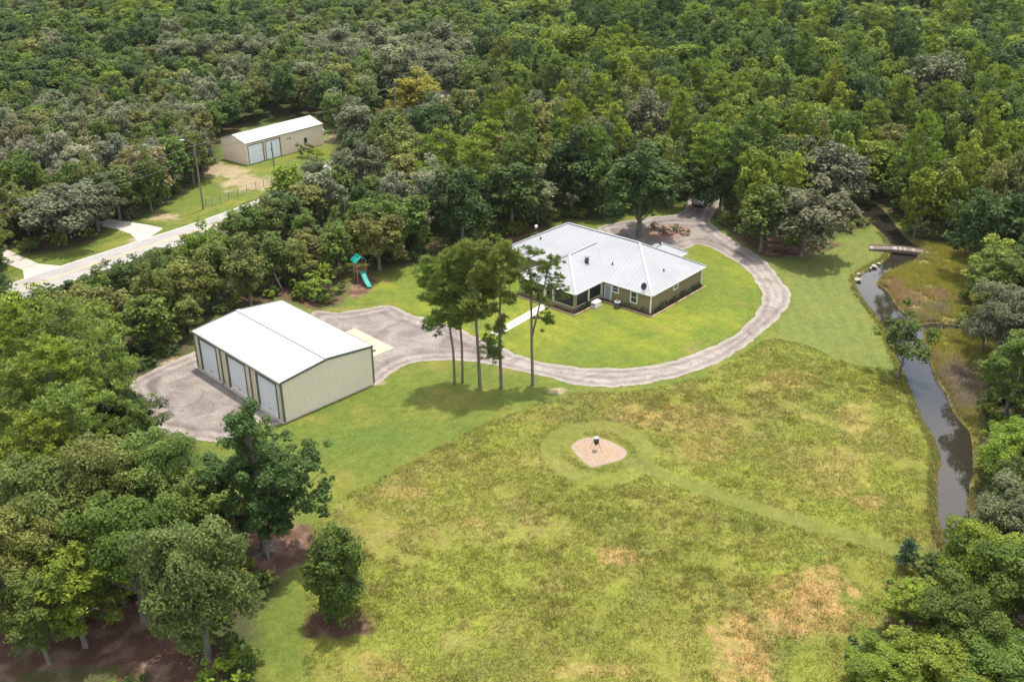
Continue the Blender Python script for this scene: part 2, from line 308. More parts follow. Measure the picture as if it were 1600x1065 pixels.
def axis(a, b, s, lo, hi):
    core = list(np.arange(a, b+s/2, s)); out = []; v = a; st = s
    while v > lo: st *= 1.25; v -= st; out.append(v)
    out = out[::-1]+core; v = b; st = s
    while v < hi: st *= 1.25; v += st; out.append(v)
    return np.array(out)
xs = axis(-72, 72, .3, -3000, 3000); ys = axis(47, 176, .3, -400, 5000)
X, Y = np.meshgrid(xs, ys); gc, mw, dc, op = ground_color(X, Y)
Z = mw*(.05+.22*fbm(X, Y, 1.3, 40, 3)+.25*(fbm(X, Y, 6, 41)-.4))*flat_mask(X, Y)
Z = np.where(op > 0, Z+.25*(fbm(X, Y, 4, 43)-.4)*sstep(0, 3, op)*flat_mask(X, Y), Z)
Z = Z*sstep(.1, 1.5, dc)-1.1*(1-sstep(-.9, .30, dc+.4*(fbm(X, Y, 1.1, 50)-.5)))
nx, ny = len(xs), len(ys); idx = np.arange(nx*ny).reshape(ny, nx)
Fq = np.stack([idx[:-1, :-1], idx[:-1, 1:], idx[1:, 1:], idx[1:, :-1]], -1).reshape(-1, 4)
GM, nt, b, n, l = nmat('ground_cover')
at = n.new('ShaderNodeAttribute'); at.attribute_name = 'cover'; tc = n.new('ShaderNodeTexCoord')
n1_ = n.new('ShaderNodeTexNoise'); n1_.inputs['Scale'].default_value = 3.2; n1_.inputs['Detail'].default_value = 9; n1_.inputs['Roughness'].default_value = .72; n1_.inputs['Distortion'].default_value = 1.2; l.new(tc.outputs['Object'], n1_.inputs['Vector'])
mr = n.new('ShaderNodeMapRange'); mr.inputs[1].default_value = .3; mr.inputs[2].default_value = .7; mr.inputs[3].default_value = .62; mr.inputs[4].default_value = 1.38; l.new(n1_.outputs[0], mr.inputs[0])
vm = n.new('ShaderNodeVectorMath'); vm.operation = 'SCALE'; l.new(at.outputs['Color'], vm.inputs[0]); l.new(mr.outputs[0], vm.inputs['Scale']); l.new(vm.outputs[0], b.inputs['Base Color'])
b.inputs['Roughness'].default_value = 1; b.inputs['Specular IOR Level'].default_value = .1
bp = n.new('ShaderNodeBump'); bp.inputs['Strength'].default_value = .8; bp.inputs['Distance'].default_value = .12; l.new(n1_.outputs[0], bp.inputs['Height']); l.new(bp.outputs[0], b.inputs['Normal'])
gme = fast_mesh('ground', np.c_[X.ravel(), Y.ravel(), Z.ravel()], Fq, 4, GM, vcol={'cover': gc.reshape(-1, 3)})
gme.polygons.foreach_set('use_smooth', np.ones(len(Fq), bool))
tag(C.objects.link(bpy.data.objects.new('ground', gme)) or bpy.data.objects['ground'], kind='structure')
def gz(x, y):
    i = np.clip(np.searchsorted(xs, x)-1, 0, nx-2); j = np.clip(np.searchsorted(ys, y)-1, 0, ny-2)
    fx = (x-xs[i])/(xs[i+1]-xs[i]); fy = (y-ys[j])/(ys[j+1]-ys[j])
    return (Z[j, i]*(1-fx)+Z[j, i+1]*fx)*(1-fy)+(Z[j+1, i]*(1-fx)+Z[j+1, i+1]*fx)*fy

# ------------------------------------------------------------------ flat sheets with an uneven edge (drive, slabs, road)
def sheet(name, poly, cell, z, material, jit=0., cut=None, attr=True):
    P = np.asarray(poly); x0, y0 = P.min(0)-cell*2; x1, y1 = P.max(0)+cell*2
    X_, Y_ = np.meshgrid(np.arange(x0, x1, cell), np.arange(y0, y1, cell))
    def D(x, y):
        d = sdf(x, y, P)
        if jit: d = d+jit*(fbm(x, y, 1.4, 60, 3)-.5)*2+jit*.8*(fbm(x, y, 5, 61, 2)-.5)
        return d
    d = D(X_, Y_); e = .05
    gx = (D(X_+e, Y_)-d)/e; gy = (D(X_, Y_+e)-d)/e; gn = np.maximum(gx*gx+gy*gy, .2)
    mv = (d > 0) & (d < cell*1.5); X2 = np.where(mv, X_-gx*d/gn, X_); Y2 = np.where(mv, Y_-gy*d/gn, Y_)
    ny_, nx_ = X_.shape; I = np.arange(nx_*ny_).reshape(ny_, nx_)
    Q = np.stack([I[:-1, :-1], I[:-1, 1:], I[1:, 1:], I[1:, :-1]], -1).reshape(-1, 4)
    ins = (d <= 0).ravel(); Q = Q[ins[Q].any(1)]
    ok = (d.ravel()[Q] < cell*1.5).all(1); Q = Q[ok]
    u, inv = np.unique(Q, return_inverse=True); Q = inv.reshape(-1, 4)
    V = np.c_[X2.ravel()[u], Y2.ravel()[u], np.full(len(u), z)]
    me = fast_mesh(name, V, Q, 4, material, vcol={'edge': np.repeat(np.clip(-d.ravel()[u]/3., 0, 1)[:, None], 3, 1)})
    o = bpy.data.objects.new(name, me); C.objects.link(o); return tag(o, kind='structure')
def gravel_mat(name, dark, light, edge, ruts=2):
    m, nt, b, n, l = nmat(name); tc = n.new('ShaderNodeTexCoord')
    def noise(s, det, sc=(1, 1, 1), dist=0):
        mp = n.new('ShaderNodeMapping'); mp.inputs['Scale'].default_value = sc; l.new(tc.outputs['Object'], mp.inputs[0])
        z = n.new('ShaderNodeTexNoise'); z.inputs['Scale'].default_value = s; z.inputs['Detail'].default_value = det; z.inputs['Roughness'].default_value = .7; z.inputs['Distortion'].default_value = dist; l.new(mp.outputs[0], z.inputs['Vector']); return z
    a = noise(.22, 5, dist=1.5); cr = n.new('ShaderNodeValToRGB'); cr.color_ramp.elements[0].position = .38; cr.color_ramp.elements[1].position = .62; cr.color_ramp.elements[0].color = (*dark, 1); cr.color_ramp.elements[1].color = (*light, 1); l.new(a.outputs[0], cr.inputs[0])
    at = n.new('ShaderNodeAttribute'); at.attribute_name = 'edge'; mr = n.new('ShaderNodeMapRange'); mr.inputs[1].default_value = .0; mr.inputs[2].default_value = .32; mr.inputs[3].default_value = .6; mr.inputs[4].default_value = 0; l.new(at.outputs['Fac'], mr.inputs[0])
    mx = n.new('ShaderNodeMix'); mx.data_type = 'RGBA'; l.new(mr.outputs[0], mx.inputs[0]); l.new(cr.outputs[0], mx.inputs[6]); mx.inputs[7].default_value = (*edge, 1)
    f = noise(5, 8); r2 = n.new('ShaderNodeMapRange'); r2.inputs[1].default_value = .3; r2.inputs[2].default_value = .7; r2.inputs[3].default_value = .68; r2.inputs[4].default_value = 1.32; l.new(f.outputs[0], r2.inputs[0])
    c2 = n.new('ShaderNodeValToRGB'); E_ = c2.color_ramp.elements; E_[0].position = .1; E_[0].color = (.5, .5, .5, 1); E_[1].position = 1; E_[1].color = (.47, .47, .47, 1)
    for p_, v_ in ((.28, .40), (.42, .58), (.55, .56), (.72, .36)): q_ = E_.new(p_); q_.color = (v_, v_, v_, 1)
    l.new(at.outputs['Fac'], c2.inputs[0]); mm = n.new('ShaderNodeMath'); mm.operation = 'MULTIPLY'; l.new(c2.outputs[0], mm.inputs[0]); m3 = n.new('ShaderNodeMath'); m3.operation = 'MULTIPLY'; m3.inputs[1].default_value = 2
    if not ruts:
        for q_ in E_: q_.color = (.5, .5, .5, 1)
    l.new(r2.outputs[0], m3.inputs[0]); l.new(m3.outputs[0], mm.inputs[1])
    vm = n.new('ShaderNodeVectorMath'); vm.operation = 'SCALE'; l.new(mx.outputs[2], vm.inputs[0]); l.new(mm.outputs[0], vm.inputs['Scale']); l.new(vm.outputs[0], b.inputs['Base Color'])
    b.inputs['Roughness'].default_value = 1; b.inputs['Specular IOR Level'].default_value = .1
    bp = n.new('ShaderNodeBump'); bp.inputs['Strength'].default_value = .6; bp.inputs['Distance'].default_value = .05; l.new(f.outputs[0], bp.inputs['Height']); l.new(bp.outputs[0], b.inputs['Normal']); return m
GRAVEL = gravel_mat('gravel', (.150, .128, .114), (.245, .215, .192), (.30, .26, .225))
sheet('driveway', DRIVE, .25, .02, GRAVEL, .34)
PEA = gravel_mat('pale_gravel', (.26, .185, .125), (.29, .215, .15), (.24, .195, .17), 0)
sheet('gravel_patch', FEED_POLY, .15, .03, PEA, .15)
CONC = mat('concrete', (.40, .36, .31), .9, .12, .8, .1, 8, dirt=((.22, .19, .16), 1.1, .5))
CONC_T = mat('tan_concrete', (.42, .315, .23), .9, .10, .8, .1, 8, dirt=((.24, .18, .13), 1.1, .4))
def slab(name, pts, z, m, th=.03):
    mb = MB(); k = len(pts); mb.add([(x, y, z-th) for x, y in pts]+[(x, y, z) for x, y in pts], [tuple(range(k, 2*k))]+[(i, (i+1) % k, k+(i+1) % k, k+i) for i in range(k)])
    return tag(mb.build(name, m), kind='structure')
apr = [gl(GW+.1, 5.2), gl(18.95, 5.2), gl(18.95, 13.0), gl(GW+.1, 13.0)]
slab('concrete_apron', apr, .045, CONC_T)
mj = MB()
for yy in (9.1,): mj.bar((*gl(GW+.1, yy), .046), (*gl(18.95, yy), .046), .05, .004)
for xx in (15.3,): mj.bar((*gl(xx, 5.2), .046), (*gl(xx, 13), .046), .05, .004)
JOINT = mat('joint', (.16, .13, .10), .9)
tag(mj.build('slab_joint', JOINT), kind='structure')
slab('walkway', [hl(-17.3, 10.9), hl(-7.0, 11.5), hl(-6.4, 11.55), hl(-6.4, 13.0), hl(-7.0, 12.9), hl(-17.3, 12.2)], .06, mat('pale_concrete', (.55, .50, .43), .9, .1, 1, .1, 8))
# road: strip along the centre line, driveways of the neighbours, painted lines
def strip(name, P, hw, z, m, off=0.):
    P = np.asarray(P); T = np.gradient(P, axis=0); T /= np.linalg.norm(T, axis=1)[:, None]; N = np.c_[-T[:, 1], T[:, 0]]
    a = P+N*(off-hw); c_ = P+N*(off+hw); mb = MB()
    mb.add([(x, y, z) for x, y in a]+[(x, y, z) for x, y in c_], [(i, i+1, len(P)+i+1, len(P)+i) for i in range(len(P)-1)]); return tag(mb.build(name, m), kind='structure')
ASPH = mat('weathered_asphalt', (.265, .25, .235), .95, .14, .35, .15, 12, dirt=((.18, .17, .165), .5, .5))
strip('road', RC, 3.3, .03, ASPH)
YEL = mat('yellow_paint', (.52, .33, .12), .8, .2, 3); WHT = mat('white_paint', (.55, .53, .5), .8, .2, 3)
strip('road_marking', RC, .07, .036, YEL, .14); strip('road_marking', RC, .07, .036, YEL, -.14)
strip('road_marking', RC, .06, .036, WHT, 3.05); strip('road_marking', RC, .06, .036, WHT, -3.05)
slab('neighbour_driveway', W([(-60, 345), (0, 385), (60, 412), (100, 416), (38, 438), (36, 422), (0, 408), (-60, 385)]), .026, CONC)
slab('neighbour_driveway', W([(150, 335), (178, 343), (235, 352), (255, 357), (218, 381), (205, 366), (182, 358), (150, 352)]), .026, CONC)
# water
WM, nt, b, n, l = nmat('creek_water'); b.inputs['Base Color'].default_value = (.022, .020, .014, 1); b.inputs['Roughness'].default_value = .04; b.inputs['IOR'].default_value = 1.48
tc = n.new('ShaderNodeTexCoord'); nz = n.new('ShaderNodeTexNoise'); nz.inputs['Scale'].default_value = 1.6; nz.inputs['Detail'].default_value = 4; l.new(tc.outputs['Object'], nz.inputs['Vector'])
bp = n.new('ShaderNodeBump'); bp.inputs['Strength'].default_value = .06; bp.inputs['Distance'].default_value = .05; l.new(nz.outputs[0], bp.inputs['Height']); l.new(bp.outputs[0], b.inputs['Normal'])
P = CREEK; x0, y0 = P.min(0)-1; x1, y1 = P.max(0)+1
X_, Y_ = np.meshgrid(np.arange(x0, x1, .8), np.arange(y0, y1, .8)); dd = sdf(X_, Y_, P); I = np.arange(X_.size).reshape(X_.shape)
Q = np.stack([I[:-1, :-1], I[:-1, 1:], I[1:, 1:], I[1:, :-1]], -1).reshape(-1, 4); Q = Q[(dd.ravel()[Q] < 1.0).any(1)]; u, inv = np.unique(Q, return_inverse=True)
wme = fast_mesh('creek_water', np.c_[X_.ravel()[u], Y_.ravel()[u], np.full(len(u), -.20)], inv.reshape(-1, 4), 4, WM)
wo = bpy.data.objects.new('creek_water', wme); C.objects.link(wo); tag(wo, kind='structure')

# ------------------------------------------------------------------ grass stuff
def blades(name, n, sampler, h0, h1, wd, seed, boost=1.0, nb=4):
    r = np.random.RandomState(seed); x, y = sampler(r, n); n = len(x)
    col, mw_, dc_, op_ = ground_color(x, y); z = gz(x, y)
    a = r.rand(n, nb)*2*pi; h = r.uniform(h0, h1, (n, nb)); lean = r.uniform(.25, 1.0, (n, nb))
    px = x[:, None]+r.randn(n, nb)*.10; py = y[:, None]+r.randn(n, nb)*.10; dx, dy = np.cos(a), np.sin(a)
    w = wd*r.uniform(.7, 1.4, (n, nb))
    A = np.stack([px-dy*w, py+dx*w, np.broadcast_to(z[:, None]-.02, px.shape)], -1); B = np.stack([px+dy*w, py-dx*w, np.broadcast_to(z[:, None]-.02, px.shape)], -1)
    T = np.stack([px+dx*h*lean, py+dy*h*lean, z[:, None]+h], -1)
    V = np.stack([A, B, T], 2).reshape(-1, 3); Fc = np.arange(len(V)).reshape(-1, 3)
    cc = col[:, None, :]*boost*r.uniform(.9, 1.3, (n, nb, 1)); cc = np.repeat(cc.reshape(-1, 3), 3, 0)
    me = fast_mesh(name, V, Fc, 3, GRASS, vcol={'cover': np.clip(cc, .01, .5)}); o = bpy.data.objects.new(name, me); C.objects.link(o); return o
GRASS, nt, b, n, l = nmat('grass_blades'); at = n.new('ShaderNodeAttribute'); at.attribute_name = 'cover'; l.new(at.outputs['Color'], b.inputs['Base Color']); b.inputs['Roughness'].default_value = .8; b.inputs['Specular IOR Level'].default_value = .15
tr = n.new('ShaderNodeBsdfTranslucent'); l.new(at.outputs['Color'], tr.inputs[0]); mx = n.new('ShaderNodeMixShader'); mx.inputs[0].default_value = .3; l.new(b.outputs[0], mx.inputs[1]); l.new(tr.outputs[0], mx.inputs[2]); l.new(mx.outputs[0], n['Material Output'].inputs[0])
def samp_poly(poly, extra=None):
    P = np.asarray(poly); lo, hi = P.min(0), P.max(0)
    def f(r, n):
        X = []; Yy = []
        while sum(map(len, X)) < n:
            x = r.uniform(lo[0], hi[0], n); y = r.uniform(lo[1], hi[1], n); k = (sdf(x, y, P) < 0) & (sdf(x, y, CREEK) > .3) & (sdf(x, y, DRIVE) > .6) & (sdf(x, y, FEED_POLY) > .3)
            for q in PATHS[:2]: k &= (line_d(x, y, q) > 1.0)
            # clumps
            k &= (fbm(x, y, 2.2, 77, 3)+.25*r.rand(n)) > .5
            X.append(x[k]); Yy.append(y[k])
        return np.concatenate(X)[:n], np.concatenate(Yy)[:n]
    return f
tag(blades('meadow_grass', 80000, samp_poly(MEADOW), .06, .20, .024, 3, 1.2), 'rough tangled meadow grass, green with straw coloured patches', 'grass', kind='stuff')
tag(blades('marsh_grass', 16000, samp_poly(WET), .25, .7, .035, 4, 1.35, 5), 'tall yellow-green and reddish marsh grass along the creek', 'marsh grass', kind='stuff')
def clumps(r, n):
    k = 420; P = MEADOW; cx = []; cy = []
    while len(cx) < k:
        x = r.uniform(P[:, 0].min(), P[:, 0].max(), 800); y = r.uniform(P[:, 1].min(), 100, 800)
        q = (sdf(x, y, P) < -.8) & (sdf(x, y, CREEK) > .8) & (sdf(x, y, FEED_POLY) > 1.2) & (fbm(x, y, 9, 91) > .46)
        for t in PATHS[:2]: q &= line_d(x, y, t) > 1.5
        cx += list(x[q]); cy += list(y[q])
    cx = np.array(cx[:k]); cy = np.array(cy[:k]); s_ = r.uniform(.2, .75, k); i = r.randint(0, k, n)
    return cx[i]+r.randn(n)*s_[i], cy[i]+r.randn(n)*s_[i]*.8
tag(blades('tall_grass_clumps', 8000, clumps, .12, .34, .03, 12, 1.45, 5), 'loose clumps of taller weeds standing up from the meadow', 'weeds', kind='stuff')
def bank(r, n):
    X = []; Yy = []
    while sum(map(len, X)) < n:
        x = r.uniform(35, 75, n*4); y = r.uniform(55, 145, n*4); d = sdf(x, y, CREEK); k = (d > .02) & (d < .9); X.append(x[k]); Yy.append(y[k])
    return np.concatenate(X)[:n], np.concatenate(Yy)[:n]
tag(blades('bank_grass', 6000, bank, .12, .32, .03, 6, 1.3, 5), 'straw coloured grass fringe hanging over the creek banks', 'grass', kind='stuff')

# ------------------------------------------------------------------ trees
def quads_from(P, Nn, size, r, aspect=1.5):
    n = len(P); t = r.randn(n, 3); t -= Nn*(t*Nn).sum(1)[:, None]; t /= np.linalg.norm(t, axis=1)[:, None]+1e-9; bt = np.cross(Nn, t)
    s = size[:, None]; a = t*s*.5*aspect; b_ = bt*s*.5
    V = np.stack([P-a, P+b_, P+a, P-b_], 1).reshape(-1, 3); return V, np.arange(n*4).reshape(-1, 4)
def blob_leaves(centers, radii, leaf, dens, seed, flat=.8, tones=None):
    r = np.random.RandomState(seed); PP = []; NN = []; TT = []
    for i, (c, rb) in enumerate(zip(centers, radii)):
        n = max(8, int(dens*4*pi*rb*rb/(leaf*leaf)))
        d = r.randn(n, 3); d[:, 2] += .45; d /= np.linalg.norm(d, axis=1)[:, None]
        # small sub-lumps make an uneven surface
        k = r.randn(7, 3); k /= np.linalg.norm(k, axis=1)[:, None]; lump = (np.clip((d@k.T), 0, 1)**6).sum(1)
        rad = rb*(.70+.42*lump)*r.uniform(.62, 1.08, n)
        p = d*rad[:, None]; p[:, 2] *= flat; PP.append(p+c)
        nn = d*.55+np.array([0, 0, .55])+r.randn(n, 3)*.42; nn /= np.linalg.norm(nn, axis=1)[:, None]; NN.append(nn)
        TT.append((1.0 if tones is None else tones[i])*r.uniform(.7, 1.3, n))
    P = np.concatenate(PP); N_ = np.concatenate(NN); T = np.concatenate(TT)
    V, Fc = quads_from(P, N_, leaf*r.uniform(.6, 1.35, len(P)), r); return V, Fc, T
def broad_crown(seed, R, H, zc, nb, leaf, dens, narrow=0., gap=.0, lower=-.45, fat=1.0):
    """crown of leaf clumps spread over the outside of an uneven ovoid; returns blob centres, radii"""
    r = np.random.RandomState(seed); d = r.randn(nb*3, 3); d /= np.linalg.norm(d, axis=1)[:, None]; d = d[d[:, 2] > lower][:nb]
    az = np.arctan2(d[:, 1], d[:, 0]); ph = r.rand(4)*6.28
    lob = 1+.16*np.sin(2*az+ph[0])+.13*np.sin(3*az+ph[1]+2*d[:, 2])+.10*np.sin(5*az+ph[2])
    k = r.uniform(.40, .96, len(d))*lob
    c = d*np.array([R, R, H/2])*k[:, None]
    if narrow: c[:, :2] *= (1-narrow*np.clip(c[:, 2:]/(H/2), -.3, 1))
    c[:, 2] += zc+r.randn(len(d))*.04*H
    rb = R*r.uniform(.13, .28, len(d))*fat; return c, rb, r.uniform(.78, 1.22, len(d))
def limbs(mb, base, tips, r0, r, jig=.12, split=.45, n=6):
    for t in tips:
        b0 = Vector(base); t = Vector(t); pts = []
        for k in range(5):
            f = k/4; p = b0.lerp(t, f); p.z += (t-b0).length*.10*sin(f*pi)*-1; pts.append(p+Vector((r.uniform(-1, 1), r.uniform(-1, 1), 0))*jig*(t-b0).length*.25*sin(f*pi))
        mb.tube(pts, [r0*(1-.8*k/4) for k in range(5)], n)
def broad_proto(seed, R, H, h_total, nb, leaf, dens, narrow=0., trunk_r=.28, nl=8, lower=-.45, bark=None, fat=1.0):
    zc = h_total-H/2; c, rb, tn = broad_crown(seed, R*.86, H, zc, nb, leaf, dens, narrow, lower=lower, fat=fat)
    V, Fc, T = blob_leaves(c, rb, leaf, dens, seed+1, tones=tn)
    cm = fast_mesh('crown', V, Fc, 4, LEAF, {'tone': T})
    r = random.Random(seed); mb = MB(); top = zc-H*.05; lx, ly = r.uniform(-.4, .4), r.uniform(-.4, .4)
    hz = [0, .04, .3, .7, 1.]; mb.tube([(lx*t, ly*t, top*t-.3*(t == 0)) for t in hz], [trunk_r*1.7, trunk_r*1.15, trunk_r*.95, trunk_r*.75, trunk_r*.5], 9)
    order = sorted(range(len(c)), key=lambda i: r.random())[:nl]
    for i in order:
        s = r.uniform(.35, .85); b0 = (lx*s, ly*s, top*s); limbs(mb, b0, [c[i]*np.array([1.0, 1.0, 1])], trunk_r*.42, r)
    me = bpy.data.meshes.new('trunk'); me.from_pydata(mb.v, [], mb.f); me.materials.append(bark or BARK_OAK); me.polygons.foreach_set('use_smooth', [True]*len(me.polygons))
    return {'crown': cm, 'trunk': me, 'R': R, 'h': h_total, 'zc': zc, 'H': H}
def needle_tufts(cs, rs, nn, ln, wd, seed, tones=None):
    r = np.random.RandomState(seed); V = []; T = []
    for i, (c, rad) in enumerate(zip(cs, rs)):
        n = nn; d = r.randn(n, 3); d[:, 2] = np.abs(d[:, 2])*.9+.05-(r.rand(n) < .3)*.5; d /= np.linalg.norm(d, axis=1)[:, None]
        L = rad*r.uniform(.65, 1.15, n)[:, None]; s = r.uniform(.05, .5, n)[:, None]*L; t = np.cross(d, r.randn(n, 3)); t /= np.linalg.norm(t, axis=1)[:, None]
        p0 = c+d*s; p1 = c+d*L; w = wd*r.uniform(.7, 1.3, n)[:, None]
        V.append(np.stack([p0-t*w*.5, p0+t*w*.5, p1+t*w*.5, p1-t*w*.5], 1).reshape(-1, 3)); T.append((1 if tones is None else tones[i])*r.uniform(.7, 1.3, n)*1.0)
    V = np.concatenate(V); return V, np.arange(len(V)).reshape(-1, 4), np.concatenate(T)
def pine_proto(seed, H, R, cb, ntuft, tuft, nn, wd, trunk_r=.2, lean=(0, 0), extra=None, fork=None, shape='round', sparse=1.0, per=(4, 7)):
    """H height, R crown radius, cb crown base fraction"""
    r = random.Random(seed); rs = np.random.RandomState(seed); mb = MB(); ax = lambda t: Vector((lean[0]*t*t+.12*sin(t*5+seed), lean[1]*t*t+.12*cos(t*4+seed), H*t))
    mb.tube([ax(0)-Vector((0, 0, .3))]+[ax(t) for t in (.02, .1, .3, .5, .7, .85, .97)], [trunk_r*1.5, trunk_r*1.2, trunk_r, trunk_r*.9, trunk_r*.78, trunk_r*.6, trunk_r*.4, trunk_r*.15], 8)
    cs = []; ra = []; nl = max(7, int(ntuft/6.5)); stems = [(ax, cb, 1.0)]
    if fork:
        t0, dx, dy, t1 = fork; bf = ax(t0); ax2 = lambda t: bf+Vector((dx*(t-t0)/(t1-t0), dy*(t-t0)/(t1-t0), H*(t-t0))) if t > t0 else ax(t)
        mb.tube([ax2(t0+(t1-t0)*k/5+.001) for k in range(6)], [trunk_r*.75*(1-.12*k) for k in range(6)], 7); stems.append((ax2, max(cb, t0+.1), t1))
    for (A, c0, c1) in stems:
        for i in range(nl//len(stems)):
            f = (i+r.random())/(nl//len(stems)); t = c0+(c1-c0)*f*.97; a = i*2.4+r.random()*1.2
            env = math.sqrt(max(.05, 1-(abs(f-.42)/.62)**2)) if shape == 'round' else max(.2, 1-f*.75)
            L = R*env*r.uniform(.55, 1.08)*(.75 if len(stems) > 1 else 1); b0 = A(t); e = b0+Vector((cos(a)*L, sin(a)*L, L*r.uniform(.05, .4)))
            mid = b0.lerp(e, .5)+Vector((0, 0, -.08*L)); mb.tube([b0, mid, e], [trunk_r*.28, trunk_r*.2, trunk_r*.07], 5)
            for k in range(r.randint(*per)):
                g = r.uniform(.4, 1.05); q = b0.lerp(e, g); cs.append((q.x+r.gauss(0, .17*R), q.y+r.gauss(0, .17*R), q.z+r.gauss(.1, .13*R))); ra.append(tuft*r.uniform(.75, 1.25))
        for k in range(5): q = A(c1-.01*k); cs.append((q.x+r.gauss(0, .25), q.y+r.gauss(0, .25), q.z+r.uniform(-.3, .3))); ra.append(tuft)
    for (t, dx, dy, dz, rr, m_) in (extra or []):
        b0 = ax(t); e = b0+Vector((dx, dy, dz)); mb.tube([b0, b0.lerp(e, .5)+Vector((0, 0, .25)), e], [trunk_r*.35, trunk_r*.25, trunk_r*.1], 5)
        for k in range(m_): cs.append((e.x+r.gauss(0, rr*.5), e.y+r.gauss(0, rr*.4), e.z+r.gauss(0, rr*.6))); ra.append(tuft*r.uniform(.7, 1.1))
    cs = np.array(cs); keep = rs.rand(len(cs)) < sparse; cs = cs[keep]; ra = np.array(ra)[keep]
    V, Fc, T = needle_tufts(cs, ra, nn, .4, wd, seed+5, rs.uniform(.8, 1.25, len(cs)))
    cm = fast_mesh('crown', V, Fc, 4, NEEDLE, {'tone': T}); me = bpy.data.meshes.new('trunk'); me.from_pydata(mb.v, [], mb.f); me.materials.append(BARK); me.polygons.foreach_set('use_smooth', [True]*len(me.polygons))
    return {'crown': cm, 'trunk': me, 'R': R, 'h': H, 'zc': H*(cb+1)/2, 'H': H*(1-cb)}
# mid-distance kinds (about 5 m crown radius, 12 m high) and near kinds with finer leaves
PROTO = {
 'oak':   [broad_proto(100+i, 5.0, 8.6, 10.5, 64, .33, .72, 0., nl=6, lower=-.7, fat=1.35) for i in range(4)],
 'tall':  [broad_proto(120+i, 3.8, 11.2, 12.5, 64, .33, .72, .25, trunk_r=.22, nl=5, lower=-.85, fat=1.4) for i in range(4)],
 'shrub': [broad_proto(140+i, 2.0, 2.8, 3.0, 18, .24, .9, .1, trunk_r=.07, nl=5, lower=-.8) for i in range(3)],
 'pine':  [pine_proto(160+i, 15, 3.0, .40, 120, .62, 26, .11, per=(8, 12)) for i in range(4)],
 'oak_near':  [broad_proto(200+i, 5.0, 8.6, 11.0, 104, .155, .80, 0., nl=34, lower=-.6) for i in range(3)],
 'tall_near': [broad_proto(220+i, 3.8, 10.6, 12.5, 84, .15, .80, .25, trunk_r=.2, nl=26, lower=-.8) for i in range(2)],
 'pine_near': [pine_proto(240+i, 15, 3.4, .34, 150, .46, 34, .065, per=(12, 18)) for i in range(3)],
}
KNAME = {'oak': ('oak_tree', 'spreading broadleaf tree', 'tree'), 'tall': ('broadleaf_tree', 'upright broadleaf tree', 'tree'), 'shrub': ('shrub', 'bushy shrub', 'shrub'), 'pine': ('pine_tree', 'pine', 'tree')}
TREES = []   # every planted thing, for spacing and labels
def plant(kind, v, x, y, sx, sz, rot, col, label=None, group=None, proto=None, jit=.12):
    p = proto or PROTO[kind][v % len(PROTO[kind])]; k0 = kind.split('_')[0]; nm, kd, cat = KNAME[k0]
    z = float(gz(np.array([x]), np.array([y]))[0]); e = empty(nm, (x, y, max(z, -.4)-.05), rot, label, cat, group); e.scale = (sx, sx, sz)
    base = TONES[col]; s = 1.05+rnd.uniform(-jit, jit); cc = tuple(max(.01, b_*s*(1+rnd.uniform(-.06, .06))) for b_ in base)
    for part in ('crown', 'trunk'):
        o = bpy.data.objects.new(part, p[part]); C.objects.link(o); o.parent = e
        if part == 'crown': o.color = (*cc, 1); crown = o
    TREES.append(dict(x=x, y=y, R=p['R']*sx, h=p['h']*sz, zc=p['zc']*sz, o=e, kind=k0, col=col, crown=crown, label=label)); return e
def at_crown(px, py, zc): return un(px, py, zc)
def manual(kind, px, py, h, R, col, label, v=0, group=None, proto=None, by='crown'):
    p = proto or PROTO[kind][v % len(PROTO[kind])]; sz = h/p['h']; sx = R*1.1/p['R']
    x, y = un(px, py, p['zc']*sz if by == 'crown' else 0)
    return plant(kind, v, x, y, sx, sz, rnd.uniform(0, 6.28) if proto is None else 0, col, label, group, proto)

# five tall pines on the lawn
lp = 'tall slender pines standing in a row on the lawn'
manual('pine_near', 710.8, 601.7, 14.4, 2.5, 'light green', 'leftmost of the five tall lawn pines, its bushy crown leaning left', 0, lp, pine_proto(301, 14.4, 2.75, .50, 130, .50, 36, .06, .145, (-2.0, .3), [(.44, -1.6, -.4, .5, .7, 6), (.5, -2.4, .3, .3, .6, 12)], per=(19, 27)), 'base')
manual('pine_near', 721.8, 598, 15.9, 2.0, 'light green', 'second lawn pine from the left, close beside the leftmost trunk', 0, lp, pine_proto(302, 15.9, 2.2, .53, 110, .50, 36, .06, .14, (-.3, .2), per=(19, 27)), 'base')
manual('pine_near', 748, 609, 16.9, 2.36, 'light green', 'middle and tallest lawn pine with one low clump of needles on its right', 0, lp, pine_proto(303, 16.9, 2.6, .50, 130, .48, 36, .06, .19, (-.3, .2), [(.36, 1.6, -.3, -.1, 1.1, 34), (.33, 1.9, .2, -1.2, .9, 24)], per=(19, 27)), 'base')
manual('pine_near', 782.3, 605.4, 16.8, 2.0, 'light green', 'fourth lawn pine, narrow crown with a small tuft halfway down its trunk', 0, lp, pine_proto(304, 16.8, 2.2, .60, 95, .50, 36, .06, .18, (.2, .2), [(.46, .3, 0, .3, .8, 20), (.43, -.3, .1, 0, .7, 16)], per=(19, 27)), 'base')
manual('pine_near', 832.9, 600.5, 16.2, 2.1, 'mid green', 'rightmost lawn pine, forked trunk and a sparse dark crown over the roof', 0, lp, pine_proto(305, 16.2, 2.3, .60, 90, .42, 36, .06, .165, (-.8, .3), [(.50, 1.6, .2, -.3, .8, 26), (.8, 3.0, .3, -.4, .9, 24), (.72, 3.6, .2, -1.0, .5, 12)], (.36, 2.0, .3, .94), sparse=.8, per=(9, 14)), 'base')

